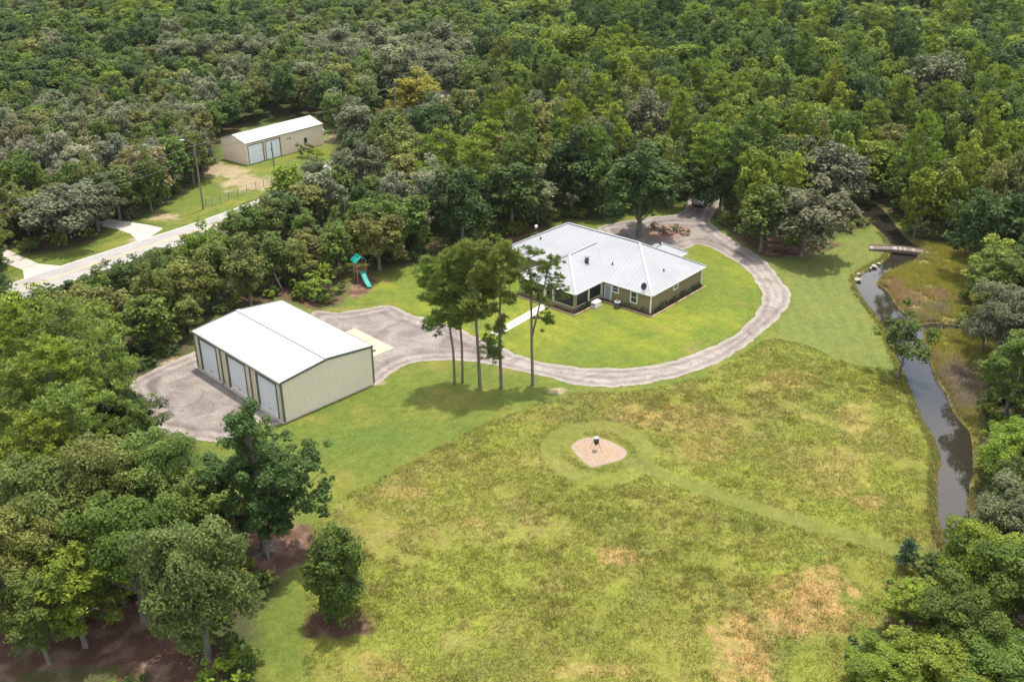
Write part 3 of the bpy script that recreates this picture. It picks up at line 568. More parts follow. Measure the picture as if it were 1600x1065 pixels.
# isolated oak by the workshop: a narrow leading column over broad lower tiers
def iso_oak():
    r = np.random.RandomState(9); c = []; rb = []
    for (x, z, rr, k, s) in ((-.3, 13.2, .9, 6, .6), (.4, 12.2, 1.0, 7, .6), (1.5, 11.6, .5, 3, .4), (-1.3, 11.9, .5, 3, .4), (0, 10.6, 1.1, 6, .6), (-1.2, 9.0, 1.6, 9, .7), (1.6, 9.3, 1.7, 10, .7), (4.2, 9.3, .9, 6, .5), (3.0, 8.2, 1.2, 7, .6), (-3.0, 8.2, 1.3, 8, .6), (0, 7.0, 2.2, 12, .8), (-3.6, 6.4, 1.1, 6, .6), (3.0, 5.9, 1.2, 7, .6), (4.7, 5.2, .7, 5, .5), (5.4, 6.9, .4, 2, .3), (-2.3, 4.6, 1.6, 8, .6), (.7, 4.2, 1.6, 9, .7), (-3.3, 3.8, .9, 4, .5), (0, 3.0, 1.4, 6, .6), (2.2, 3.6, 1.0, 4, .5), (-1.6, 3.2, 1.0, 4, .5), (.5, 5.6, 1.8, 8, .8)):
        for _ in range(k+3): c.append((x+r.randn()*rr*.55, r.randn()*max(rr, 1.6)*.75, z+r.randn()*rr*.38)); rb.append(s*r.uniform(.75, 1.3))
        if abs(x) > 2.5:
            for _ in range(4): f = r.uniform(.35, .8); c.append((x*f+r.randn()*.3, r.randn()*.5, z-(1-f)*.8+r.randn()*.3)); rb.append(s*r.uniform(.6, 1))
    c = np.array(c); rb = np.array(rb); c[:, 0] -= .3; V, Fc, T = blob_leaves(c, rb, .16, .9, 5, .85, r.uniform(.75, 1.2, len(c))); cm = fast_mesh('crown', V, Fc, 4, LEAF, {'tone': T})
    mb = MB(); rr = random.Random(4); mb.tube([(0, 0, -.4), (0, 0, .1), (.05, 0, 1.5), (-.1, 0, 4), (.1, .1, 8), (0, 0, 12)], [.62, .40, .33, .27, .18, .06], 10)
    for a in range(5): mb.tube([(0, 0, .5), (cos(a*1.3)*.7, sin(a*1.3)*.7, .05), (cos(a*1.3)*1.5, sin(a*1.3)*1.5, -.1)], [.2, .13, .04], 6)
    for i in range(0, len(c), 4): b0 = (0, 0, max(2.2, c[i][2]-2.5)); limbs(mb, b0, [c[i]], .09, rr)
    me = bpy.data.meshes.new('trunk'); me.from_pydata(mb.v, [], mb.f); me.materials.append(BARK_OAK); return {'crown': cm, 'trunk': me, 'R': 4.8, 'h': 13.8, 'zc': 8.0, 'H': 11}
manual('oak_near', 415, 862, 13.8, 4.8, 'dark green', 'dark oak standing alone in a brown mulch ring in front of the workshop', 0, None, iso_oak(), 'base')
manual('tall_near', 535, 968, 8.8, 2.25, 'mid green', 'small rounded bushy tree standing alone at the near edge of the meadow', 1, None, broad_proto(330, 2.7, 7.5, 7.9, 105, .15, .85, .12, trunk_r=.12, nl=10, lower=-.97, fat=1.35), 'base')
manual('tall_near', 1403, 590, 8.5, 3.2, 'mid green', 'lone small tree leaning over the left bank of the creek', 0, None, broad_proto(331, 3.2, 7.2, 8.5, 40, .19, .8, .2, trunk_r=.13, nl=12, lower=-.7), 'base')
# near-left wood
for (px, py, h, R, col, k, v, lb) in (
  (302, 905, 12.5, 4.2, 'soft green', 'oak_near', 0, 'near tree at bottom left with its forked pale trunk in full view'),
  (70, 790, 12.5, 4.6, 'soft green', 'oak_near', 1, 'broad oak at the left edge below the pines'),
  (160, 765, 12.5, 4.4, 'olive green', 'oak_near', 2, 'broad olive oak with bare twigs showing in its top, bottom left wood'),
  (243, 748, 11.5, 3.9, 'soft green', 'oak_near', 0, 'oak nearest the gravel lot in the bottom left wood'),
  (200, 850, 12, 4.2, 'mid green', 'oak_near', 1, 'oak in the middle of the bottom left wood, bare limbs below its crown'),
  (15, 880, 12, 4.0, 'olive green', 'oak_near', 2, 'oak cut off by the left edge above the brown mulch'),
  (110, 915, 10, 3.4, 'bright green', 'tall_near', 0, 'upright leafy tree over the mulch at the bottom left'),
  (55, 955, 8.5, 2.9, 'mid green', 'tall_near', 1, 'lowest leafy tree against the left edge over bare mulch'),
  (305, 795, 11, 3.4, 'mid green', 'tall_near', 0, 'upright tree right behind the near forked tree'),
  (195, 655, 8.5, 3.3, 'dark green', 'tall_near', 1, 'dark round tree touching the left end of the gravel lot')):
    manual(k, px, py, h, R, col, lb, v)
for (px, py, h, R, v, lb) in ((25, 545, 13.5, 3.3, 0, 'pine at the left edge just below the road'), (105, 545, 14, 3.6, 1, 'pine right of the edge pine and below the road, open crown'),
  (165, 590, 13.5, 3.5, 2, 'pine nearest the gravel lot in the left group'), (85, 610, 14, 3.7, 0, 'pine in the middle of the left group of pines'), (30, 640, 13, 3.4, 1, 'lower pine at the left edge of the pine group'),
  (120, 680, 13, 3.5, 2, 'front pine of the left group, bright needles above the oaks'), (70, 715, 12, 3.2, 0, 'lowest pine of the left group against the oak crowns')):
    manual('pine_near', px, py, h, R, 'light green' if v else 'bright green', lb, v, 'pines on the left between road and gravel lot')
# around the house and drive
for (px, py, h, R, col, k, v, lb) in (
  (1003, 292, 14.5, 6.6, 'dark green', 'oakbig', 0, 'big dark glossy oak rising behind the house roof'),
  (1262, 338, 10.5, 5.9, 'grey-green', 'oak', 1, 'grey-green oak with a pale trunk right of the driveway bend'),
  (1195, 335, 10.5, 3.8, 'mid green', 'tall', 1, 'upright tree in the mulch between driveway and grey-green oak'),
  (1300, 270, 12, 6.0, 'grey-green', 'oak', 2, 'wide grey-green oak behind the lawn oak by the creek'),
  (895, 265, 13.5, 4.6, 'dark green', 'tall', 2, 'tall dark tree behind the left end of the house roof'),
  (800, 300, 12, 4.4, 'dark green', 'tall', 3, 'dark tree at the wood edge left of the house roof'),
  (720, 320, 12, 4.6, 'dark green', 'oak', 3, 'dark oak at the lawn edge behind the pine row'),
  (590, 370, 8.5, 4.2, 'olive green', 'oak', 0, 'olive tree with a bare forked trunk beside the playset'),
  (645, 146, 9.5, 5.8, 'yellow-green', 'oak', 1, 'yellow-green flat topped tree beside the far bit of road'),
  (90, 330, 9, 5.6, 'grey-green', 'oak', 2, 'spreading roadside oak between the two neighbour driveways'),
  (555, 195, 9, 4.6, 'grey-green', 'oak', 3, 'rounded grey oak just right of the barn'),
  (900, 75, 15, 6.5, 'bright green', 'oak', 1, 'bright rounded tree standing taller than the far wood'),
  (1010, 195, 15, 4.8, 'grey-green', 'oak', 2, 'grey-green crown in the wood above the big dark oak'),
  (1460, 130, 16, 6.0, 'grey-green', 'oak', 0, 'tall dusty green crown standing out of the right hand wood'),
  (1565, 430, 12, 4.6, 'mid green', 'tall_near', 0, 'tall tree on the marsh at the right edge beside the creek fork'),
  (1575, 500, 12, 4.4, 'grey-green', 'oak_near', 1, 'pale leaved tree cut off by the right edge below the creek fork'),
  (1548, 490, 9, 3.0, 'olive green', 'tall_near', 1, 'small tree on the marsh just right of the creek inlet'),
  (1590, 580, 10, 3.6, 'mid green', 'tall_near', 1, 'tree cut off by the right edge beside the middle of the creek'),
  (1588, 705, 7.5, 3.6, 'bright green', 'oak_near', 2, 'bright leafy tree at the right edge over the lower creek'),
  (1538, 880, 8.5, 3.5, 'bright green', 'oak_near', 0, 'leafy tree standing over the lower end of the creek'),
  (1592, 805, 9, 3.8, 'grey-green', 'oak_near', 1, 'pale leafy tree at the right edge below the creek'),
  (1432, 940, 5.2, 2.4, 'bright green', 'tall_near', 0, 'leafy tree nearest the dry grass at the bottom right'),
  (1508, 955, 7, 3.4, 'mid green', 'oak_near', 1, 'broad tree in the middle of the bottom right thicket'),
  (1585, 900, 9, 4.2, 'mid green', 'oak_near', 2, 'broad tree at the right edge of the bottom right thicket'),
  (1385, 1052, 3.4, 3.0, 'bright green', 'oak_near', 0, 'low bright bush mass at the bottom edge, right of the dry grass'),
  (1480, 1040, 4.6, 3.8, 'bright green', 'oak_near', 1, 'low bright bush at the bottom edge, middle of the thicket'),
  (1570, 1045, 5, 4.0, 'mid green', 'oak_near', 2, 'low bush filling the bottom right corner'),
  (478, 440, 3.2, 2.3, 'bright green', 'shrub', 0, 'bright shrub left of the playset, nearest the workshop'), (505, 450, 3.0, 2.3, 'bright green', 'shrub', 1, 'bright shrub between the workshop roof and the playset'), (512, 425, 3.4, 1.9, 'yellow-green', 'shrub', 2, 'yellow-green shrub touching the left side of the playset'),
  (395, 352, 6.5, 3.4, 'mid green', 'oak', 1, 'dense small oak below the left part of the barn yard fence'), (440, 330, 6.8, 3.6, 'dark green', 'oak', 0, 'dark small oak below the bright tree in front of the fence'), (475, 316, 7, 3.6, 'olive green', 'tall', 0, 'olive upright tree right of the bright tree in front of the fence'), (522, 288, 7.5, 3.8, 'mid green', 'oak', 2, 'full green oak beyond the right end of the fence, towards the wood'), (495, 268, 5, 2.4, 'grey-green', 'oak', 1, 'small grey tree at the right end of the barn yard'), (575, 255, 8.5, 4.0, 'grey-green', 'oak', 2, 'grey oak on the wood edge right of the barn yard'),
  (372, 352, 6.5, 3.0, 'mid green', 'tall', 1, 'small tree hiding the road just left of the barn yard fence'), (412, 338, 7, 3.3, 'olive green', 'oak', 2, 'olive tree below the middle of the barn yard fence'), (505, 300, 7.5, 3.6, 'grey-green', 'oak', 3, 'grey tree below the right end of the barn yard fence'), (545, 262, 8, 3.6, 'grey-green', 'oak', 0, 'pale grey tree beyond the right end of the barn yard fence'),
  (1085, 290, 8, 2.6, 'dark green', 'tall', 1, 'dark tree hanging over the left of the silver car'), (1128, 292, 9, 3.2, 'dark green', 'oak', 1, 'dark tree hanging over the right side of the silver car'),
  (452, 292, 9, 3.3, 'bright green', 'tall', 0, 'bright tree in front of the barn yard fence'),
  (480, 232, 3.2, 1.9, 'mid green', 'shrub', 0, 'bush against the barn wall right of the white doors'), (494, 240, 2.4, 1.7, 'bright green', 'shrub', 1, 'lower bush at the right of the barn wall bush'),
  (1008, 205, 14, 4.2, 'mid green', 'tall', 1, None)):
    if k == 'oakbig': manual('oak', px, py, h, R, col, lb, 0, None, broad_proto(340, 5, 11.6, 13, 110, .26, .85, 0., nl=14, lower=-.6))
    elif lb: manual(k, px, py, h, R, col, lb, v)
for (px, py, h, lb) in ((1150, 245, 15, 'pine with a bare trunk rising beyond the parked car'), (1110, 235, 14, 'pine left of the bare trunked pine beyond the car'), (1190, 210, 15, 'pine in the wood beyond the grey-green oaks'), (935, 155, 15, 'pine in the wood above the left half of the house'), (865, 125, 15, 'pine of the wood below the bright rounded tree'), (970, 120, 15, 'pine just right and above of the wood pine over the house'), (690, 245, 13, 'pine in the wood above the lawn pines'), (765, 225, 13, 'pine in the wood above and right of the lawn pines'), (1120, 150, 15, 'pine high in the wood over the car'), (740, 262, 13, 'pine just below the pair in the wood above the lawn pines'), (1280, 60, 16, 'wide pine near the top edge right of centre'), (1380, 45, 16, 'flat topped pine near the top edge at the right')):
    manual('pine', px, py, h, 3.4, 'bright green' if rnd.random() < .5 else 'mid green', lb, rnd.randrange(4), 'pines in the woods behind the house')

# the woods: one tree at a time, kept off the open ground the photo shows
ZONES = [ # test on photo point, (kinds), (tones), (h range), R factor
 (lambda x, y: y < 70 and x < 900, ['tall']*3+['oak'], ['mid green', 'bright green', 'dark green', 'mid green', 'olive green'], (8, 11.5)),
 (lambda x, y: x > 1050 and y < 330, ['tall', 'oak', 'tall', 'oak', 'pine'], ['mid green', 'bright green', 'dark green', 'yellow-green', 'olive green', 'mid green', 'bright green'], (10, 14)),
 (lambda x, y: x > 1350, ['tall', 'oak'], ['bright green', 'mid green', 'dark green', 'yellow-green'], (10, 13)),
 (lambda x, y: x < 420 and y < 345, ['oak', 'oak', 'oak', 'tall'], ['grey-green', 'grey-green', 'olive green', 'mid green', 'silvery green', 'brownish green'], (7.5, 10)),
 (lambda x, y: 420 <= x < 760 and y < 330, ['oak', 'oak', 'tall'], ['grey-green', 'olive green', 'dark green', 'mid green', 'silvery green'], (8.5, 11.5)),
 (lambda x, y: x < 700 and y >= 330, ['tall', 'oak', 'oak'], ['mid green', 'dark green', 'olive green', 'mid green', 'bright green', 'grey-green'], (6.5, 9.5)),
 (lambda x, y: True, ['oak', 'tall', 'oak', 'pine'], ['dark green', 'mid green', 'olive green', 'grey-green', 'mid green', 'bright green'], (10, 14)),
]
def blocked(x, y, R, zc, H, tol=1, pre=False):
    a = np.arange(8)*pi/4
    pts = [(x, y, zc)]+[(x+R*.8*cos(t), y, zc+H*.42*sin(t)) for t in a]
    q = pr(pts); k = 0
    for P in OPEN_PX: k = k+(sdf(q[:, 0], q[:, 1], P) < 0)
    if (k > 0).sum() > tol: return True
    if pre: return False
    g = pr([(x, y, 0)]);
    for P in OPEN_PX:
        if sdf(g[:, 0], g[:, 1], P)[0] < 0: return True
    if line_d(np.array([x]), np.array([y]), RC)[0] < 5.0: return True
    return sdf(np.array([x]), np.array([y]), CREEK)[0] < .8 or sdf(np.array([x]), np.array([y]), [bl(-1, -1), bl(21, -1), bl(21, 9), bl(-1, 9)])[0] < 2.5 or sdf(np.array([x]), np.array([y]), DRIVE)[0] < 1.5
cell = {}
def near(x, y, d):
    i, j = int(x//8), int(y//8)
    for a in range(i-2, i+3):
        for b_ in range(j-2, j+3):
            for (u_, v_, r_) in cell.get((a, b_), ()):
                if (u_-x)**2+(v_-y)**2 < ((r_+d)*.62)**2: return True
    return False
def put(x, y, r_): cell.setdefault((int(x//8), int(y//8)), []).append((x, y, r_))
for t in TREES: put(t['x'], t['y'], t['R'])
PROT = []
for t in TREES:
    if t['y'] > 85 and t['kind'] != 'shrub':
        q = pr([(t['x'], t['y'], t['zc'])])[0]; PROT.append((q[0], q[1], t['R']*F_PX/math.hypot(t['y'], CAM_H)*.8, t['y']))
q = pr([(*un(705, 168), 5)])[0]; PROT.append((q[0], q[1], 22, un(705, 168)[1]))
for (a_, b_) in ((600, 158), (615, 160), (625, 170), (645, 180)): PROT.append((a_, b_, 9, un(a_, b_)[1]))
def hides(x, y, R, zc):
    q = pr([(x, y, zc)])[0]; rp = R*F_PX/math.hypot(y, CAM_H)*.75
    return any(y < p[3]-1 and math.hypot(q[0]-p[0], q[1]-p[1]) < p[2]*.7+rp for p in PROT)
cands = []; rr = random.Random(11)
for _ in range(52000):
    y = 48+ (520-48)*rr.random()**1.25; x = rr.uniform(-1, 1)*(y*.60+24)
    cands.append((x, y))
ca = np.array(cands); cx_, cy_ = ca[:, 0], ca[:, 1]
okc = (line_d(cx_, cy_, RC) > 4.6) & (sdf(cx_, cy_, CREEK) > .8) & (sdf(cx_, cy_, [bl(-1, -1), bl(21, -1), bl(21, 9), bl(-1, 9)]) > 2.5) & (sdf(cx_, cy_, DRIVE) > 1.5)
for P in OPEN_W: okc &= sdf(cx_, cy_, P) > 0
cands = [tuple(q) for q in ca[okc]]
cands.sort(key=lambda q: q[1]+rr.uniform(0, 12))
fill = []
for (x, y) in cands:
    q = pr([(x, y, 6)])[0]
    if q[0] < -350 or q[0] > 1950 or q[1] > 1300 or q[1] < -160: continue
    if q[0] < 420 and q[1] > 735: continue
    z_ = next(z for z in ZONES if z[0](*q)); k = rr.choice(z_[1]); col = z_[2][int(vnoise(np.array([x]), np.array([y]), 16, 5)[0]*.999*len(z_[2])*.6+rr.random()*len(z_[2])*.4) % len(z_[2])]; h = rr.uniform(*z_[3])*rr.choice([.8, .92, 1, 1, 1.15]); big = rr.random()
    p = PROTO[k][rr.randrange(len(PROTO[k]))]; R = {'oak': rr.uniform(3.5, 6.0), 'tall': rr.uniform(2.6, 4.3), 'pine': rr.uniform(2.5, 3.3)}[k]*(.85 if h < 9.5 else 1)*(1.25 if y > 230 else 1)
    if k == 'pine': h *= 1.15; col = rr.choice(['bright green', 'mid green', 'yellow-green'])
    if near(x, y, R): continue
    sz = h/p['h']; zc = p['zc']*sz; Hh = p['H']*sz
    if blocked(x, y, R, zc, Hh, 1, True): 
        if rr.random() < .25 and y < 180:     # a lower, smaller one may still fit there
            R *= .6; h *= .6; sz = h/p['h']; zc *= .6; Hh *= .6
            if near(x, y, R) or blocked(x, y, R, zc, Hh, 1, True): continue
        else: continue
    if hides(x, y, R, zc): continue
    put(x, y, R); fill.append((x, y, k, col, h, R, p, q))
inview = [f for f in fill if -40 < f[7][0] < 1640 and f[7][1] < 1100 and f[7][1] > -10]
size = lambda f: f[5]/math.hypot(f[1], CAM_H)
inview.sort(key=size, reverse=True)
solo = []; cnt = {'b': len([t for t in TREES if t['kind'] != 'pine']), 'p': 0}; rest = []
for f in sorted(inview, key=lambda f: math.hypot(f[0], f[1])):
    g = 'p' if f[2] == 'pine' else 'b'
    if (g == 'b' and cnt['b'] < 298) or (g == 'p' and cnt['p'] < 60): cnt[g] += 1; solo.append(f)
    else: rest.append(f)
seen = set(map(id, inview)); rest += [f for f in fill if id(f) not in seen]
for (x, y, k, col, h, R, p, q) in solo:
    kk = k
    if math.hypot(x, y) < 98 and k in ('oak', 'tall', 'pine'): kk = k+'_near'; p = PROTO[kk][rr.randrange(len(PROTO[kk]))]
    plant(kk, 0, x, y, R/p['R'], h/p['h'], rr.uniform(0, 6.28), col, proto=p)
# shrubs along the edges of the woods
ns = 0
for _ in range(9000):
    if ns >= 150: break
    y = 50+120*rr.random(); x = rr.uniform(-1, 1)*(y*.56+12); a_, b_ = np.array([x]), np.array([y])
    o_ = min(float(sdf(a_, b_, P)[0]) for P in OPEN_W)
    if not (.2 < o_ < 5): continue
    R = rr.uniform(.9, 2.0); h = R*rr.uniform(1.1, 1.7)
    if near(x, y, R*.1) and rr.random() < .35: continue
    if any((u_-x)**2+(v_-y)**2 < (R*1.0+.8)**2 for (u_, v_, r_) in [(t['x'], t['y'], 0) for t in TREES if t['kind'] == 'shrub']): continue
    if blocked(x, y, R, h*.5, h, 2): continue
    q = pr([(x, y, 1)])[0]
    if not (-20 < q[0] < 1620 and q[1] < 1080): continue
    plant('shrub', rr.randrange(3), x, y, R/2.0, h/3.0, rr.uniform(0, 6.28), rr.choice(['bright green', 'mid green', 'yellow-green', 'mid green', 'olive green', 'dark green'])); ns += 1

# far woodland: one mass beyond the counted trees (crowns instanced on scattered points)
pts = np.array([(f[0], f[1], -.1) for f in rest]); me = bpy.data.meshes.new('distant_woodland'); me.from_pydata([tuple(p) for p in pts], [], [])
at = me.attributes.new('tree_scale', 'FLOAT_VECTOR', 'POINT'); at.data.foreach_set('vector', np.array([(f[5]/f[6]['R'], f[5]/f[6]['R'], f[4]/f[6]['h']) for f in rest], np.float32).ravel())
at = me.attributes.new('tree_turn', 'FLOAT_VECTOR', 'POINT'); at.data.foreach_set('vector', np.array([(0, 0, rr.uniform(0, 6.28)) for f in rest], np.float32).ravel())
PL = [(k, p) for k in ('oak', 'tall', 'pine') for p in PROTO[k]]
srcs = []
for k, p in PL:
    s_ = next((t['crown'] for t in TREES if t['crown'].data == p['crown']), None)
    if s_: srcs.append((p, s_))
ind = [next((i for i, (p, s_) in enumerate(srcs) if p is f[6]), 0) for f in rest]
at = me.attributes.new('tree_kind', 'INT', 'POINT'); at.data.foreach_set('value', ind)
def stand(me, x, y, seed):
    v = np.clip(.42+(fbm(x, y, 60, 71, 3)-.5)*1.2+np.random.RandomState(seed).uniform(-.22, .22, len(x))+np.where((x > 0) & (y > 130), .2, 0)-np.where((x < -10) & (y > 130) & (y < 290), .28, 0), .01, .99); a_ = me.attributes.new('stand', 'FLOAT', 'POINT'); a_.data.foreach_set('value', v.astype(np.float32))
stand(me, pts[:, 0], pts[:, 1], 1)
dw = bpy.data.objects.new('distant_woodland', me); C.objects.link(dw)
tag(dw, 'mass of dense green woodland filling the distance up to the top edge', 'woodland', kind='stuff')
ng = bpy.data.node_groups.new('woodland', 'GeometryNodeTree'); ng.interface.new_socket('Geometry', in_out='INPUT', socket_type='NodeSocketGeometry'); ng.interface.new_socket('Geometry', in_out='OUTPUT', socket_type='NodeSocketGeometry')
N_ = ng.nodes; gi = N_.new('NodeGroupInput'); go = N_.new('NodeGroupOutput'); iop = N_.new('GeometryNodeInstanceOnPoints'); jg = N_.new('GeometryNodeGeometryToInstance')
def named(nm, ty): a = N_.new('GeometryNodeInputNamedAttribute'); a.data_type = ty; a.inputs[0].default_value = nm; return a.outputs[0]
# Geometry to Instance keeps link order reversed; feed in reverse
for (p, s_) in srcs[::-1]:
    oi = N_.new('GeometryNodeObjectInfo'); oi.transform_space = 'ORIGINAL'; oi.inputs['Object'].default_value = s_; oi.inputs['As Instance'].default_value = False
    ng.links.new(oi.outputs['Geometry'], jg.inputs[0])
ng.links.new(gi.outputs[0], iop.inputs['Points']); ng.links.new(jg.outputs[0], iop.inputs['Instance']); iop.inputs['Pick Instance'].default_value = True
ng.links.new(named('tree_kind', 'INT'), iop.inputs['Instance Index']); ng.links.new(named('tree_scale', 'FLOAT_VECTOR'), iop.inputs['Scale'])
er = N_.new('FunctionNodeEulerToRotation'); ng.links.new(named('tree_turn', 'FLOAT_VECTOR'), er.inputs[0]); ng.links.new(er.outputs[0], iop.inputs['Rotation'])
sm = N_.new('GeometryNodeSetMaterial'); sm.inputs['Material'].default_value = LEAF_FAR; ng.links.new(iop.outputs[0], sm.inputs[0]); ng.links.new(sm.outputs[0], go.inputs[0])
md_ = dw.modifiers.new('woodland', 'NODES'); md_.node_group = ng
print('TREES solo', len(TREES), 'far', len(rest))

# undergrowth under the woods: one mass
ux = []; r_ = np.random.RandomState(5); yy = 48+165*r_.rand(14000); xx = r_.uniform(-1, 1, 14000)*(yy*.58+15)
k_ = (line_d(xx, yy, RC) > 4.2) & (sdf(xx, yy, CREEK) > .8) & (sdf(xx, yy, DRIVE) > 1.0) & (sdf(xx, yy, [bl(-1, -1), bl(21, -1), bl(21, 9), bl(-1, 9)]) > 1.0)
for P in OPEN_W: k_ &= sdf(xx, yy, P) > .7
xx = xx[k_][:3600]; yy = yy[k_][:3600]; me = bpy.data.meshes.new('undergrowth'); me.from_pydata([(a_, b_, 0) for a_, b_ in zip(xx, yy)], [], [])
uo = bpy.data.objects.new('undergrowth', me); C.objects.link(uo); tag(uo, 'low tangled undergrowth filling the floor of the woods', 'undergrowth', kind='stuff')
at = me.attributes.new('tree_scale', 'FLOAT_VECTOR', 'POINT'); q_ = r_.uniform(.3, .85, len(xx)); at.data.foreach_set('vector', np.c_[q_, q_, q_*r_.uniform(.5, 1, len(xx))].astype(np.float32).ravel())
at = me.attributes.new('tree_turn', 'FLOAT_VECTOR', 'POINT'); at.data.foreach_set('vector', np.c_[0*q_, 0*q_, q_*40].astype(np.float32).ravel())
at = me.attributes.new('tree_kind', 'INT', 'POINT'); at.data.foreach_set('value', (r_.rand(len(xx))*3).astype(int)); stand(me, xx, yy, 2)
ng2 = ng.copy(); jn = [n_ for n_ in ng2.nodes if n_.bl_idname == 'GeometryNodeGeometryToInstance'][0]
for l_ in list(jn.inputs[0].links): ng2.links.remove(l_)
for n_ in [n_ for n_ in ng2.nodes if n_.bl_idname == 'GeometryNodeObjectInfo']: ng2.nodes.remove(n_)
for p in PROTO['shrub']:
    s_ = next(t['crown'] for t in TREES if t['crown'].data == p['crown']); oi = ng2.nodes.new('GeometryNodeObjectInfo'); oi.transform_space = 'ORIGINAL'; oi.inputs['Object'].default_value = s_; ng2.links.new(oi.outputs['Geometry'], jn.inputs[0])
uo.modifiers.new('woodland', 'NODES').node_group = ng2

# bare snag and dead things
mb = MB(); r = random.Random(3); x, y = un(705, 168)
mb.tube([(0, 0, -.2), (0, 0, 4), (.2, 0, 9)], [.25, .2, .06], 8)
for k in range(26): z = 2.5+6*r.random(); a = r.random()*6.28; L = (9.5-z)*.35+.5; mb.tube([(0, 0, z), (cos(a)*L, sin(a)*L, z+L*.8)], [.08, .025], 4)
e = empty('dead_tree', (x, y, 0), 0, 'bare pinkish grey dead tree right of the yellow-green tree', 'dead tree'); mb.build('trunk', BARK_DEAD, e)
mb = MB(); x, y = un(440, 452); mb.tube([(0, 0, .2), (-.8, .4, 2), (-1.5, .9, 4.2)], [.1, .09, .05], 7)
o = mb.build('dead_trunk', BARK_DEAD); o.location = (x, y, 0); tag(o, 'leaning bare dead trunk behind the workshop roof', 'dead tree'); o.name = 'dead_tree'
exec_label_later = True

# ------------------------------------------------------------------ workshop (white roof, three doors)
ROOFW = mat('white_metal_roof', (.345, .345, .343), .5, .08, .35, spec=.35, dirt=((.29, .295, .29), .25, .6))
SIDING = mat('tan_metal_siding', (.70, .63, .49), .55, .05, .5, spec=.3)
SIDING_F = SIDING
TRIM_G = mat('dark_green_trim', (.10, .125, .095), .5, .1, 2)
DOORW = mat('white_sectional_door', (.78, .80, .83), .5, .04, 1)
G = empty('workshop', (GX, GY, 0), GA, 'large tan metal workshop with white roof and three white doors on the gravel', 'workshop')
EH, RH, OV = 4.69, 5.32, .12
def ribwall(mb, ax, a0, a1, fixed, z0, ztop, out, pitch=.3, d=.035):
    """corrugated metal wall skin: ax 'x' or 'y' is the running direction; ztop a function"""
    n_ = max(1, int(round((a1-a0)/pitch))); vs = []; prof = []
    for i in range(n_):
        s = a0+(a1-a0)*i/n_; w = (a1-a0)/n_
        prof += [(s, 0), (s+w*.62, 0), (s+w*.72, 1), (s+w*.9, 1)]
    prof.append((a1, 0))
    for (s, h) in prof:
        off = fixed+out*d*h
        for z in (z0, ztop(s)): vs.append((s, off, z) if ax == 'x' else (off, s, z))
    mb.add(vs, [(2*i, 2*i+2, 2*i+3, 2*i+1) if out*(1 if ax == 'y' else -1) < 0 else (2*i, 2*i+1, 2*i+3, 2*i+2) for i in range(len(prof)-1)])
gab = lambda s: EH+(RH-EH)*(1-abs(s-GW/2)/(GW/2))-.03
mb = MB(); ribwall(mb, 'x', 0, GW, 0, 0, gab, -1); ribwall(mb, 'x', 0, GW, GL, 0, gab, 1); ribwall(mb, 'y', 0, GL, GW, 0, lambda s: EH-.03, 1)
DOORS = [(12.95, 16.55), (7.0, 10.6), (1.05, 4.65)]; DH = 4.05
edges = [0]+sorted(v for d in DOORS for v in d)+[GL]
for i in range(0, len(edges), 2): ribwall(mb, 'y', edges[i], edges[i+1], 0, 0, lambda s: EH-.03, -1)
for (a, b_) in DOORS: ribwall(mb, 'y', a, b_, 0, DH, lambda s: EH-.03, -1)
mb.box(.02, .02, .0, GW-.02, GL-.02, .05)
mb.build('wall', SIDING, G)
def gable_roof(name, mats, root, w, L, eh, rh, ov, oy, rib=.45, th=.1, ribh=.018, axis_y=True):
    mb = MB(); sl = (rh-eh)/(w/2)
    for sgn in (0, 1):
        def P(t, y, z=0):   # t from eave (0) to ridge (1)
            xx = -ov+(w/2+ov)*t if sgn == 0 else w+ov-(w/2+ov)*t
            return (xx, y, eh-ov*sl+(rh-eh+ov*sl)*t+z)
        q = [P(0, -oy), P(1, -oy), P(1, L+oy), P(0, L+oy)]; q2 = [(a, b_, c-th) for a, b_, c in q]
        mb.add(q+q2, [(0, 1, 2, 3) if sgn else (3, 2, 1, 0), (4, 5, 6, 7), (0, 4, 7, 3), (0, 1, 5, 4), (3, 2, 6, 7)])
        k = int((L+2*oy)/rib)
        for i in range(1, k): y = -oy+(L+2*oy)*i/k; mb.bar(P(0.002, y, ribh/2), P(.998, y, ribh/2), .07, ribh)
    return mb.build(name, mats, root)
gable_roof('roof', ROOFW, G, GW, GL, EH, RH, OV, .10, .9)
mb = MB(); mb.bar((GW/2, -.12, RH+.05), (GW/2, GL+.12, RH+.05), .45, .05); mb.build('ridge_cap', mat('ridge_metal', (.36, .37, .38), .5), G)
mb = MB()
for y in (-.12, GL+.12):
    for s in (0, 1): mb.bar((-OV if s == 0 else GW+OV, y, EH-.06), (GW/2, y, RH-.02), .05, .26)
mb.build('rake_trim', TRIM_G, G)
mb = MB(); mb.bar((-OV-.07, -.1, EH-.10), (-OV-.07, GL+.1, EH-.10), .13, .15); mb.bar((GW+OV+.07, -.1, EH-.10), (GW+OV+.07, GL+.1, EH-.10), .13, .15); mb.build('gutter', TRIM_G, G)
for (x, y) in ((-.03, -.03), (GW+.03, -.03), (-.03, GL+.03), (GW+.03, GL+.03)):
    mb = MB(); mb.box(x-.09, y-.09, 0, x+.09, y+.09, EH-.12); mb.build('corner_trim', TRIM_G, G)
for y in (11.8, 5.8):
    mb = MB(); mb.box(-.16, y-.06, .15, -.045, y+.06, EH-.15); mb.bar((-.1, y, .18), (-.4, y, .08), .1, .08); mb.build('downspout', TRIM_G, G)
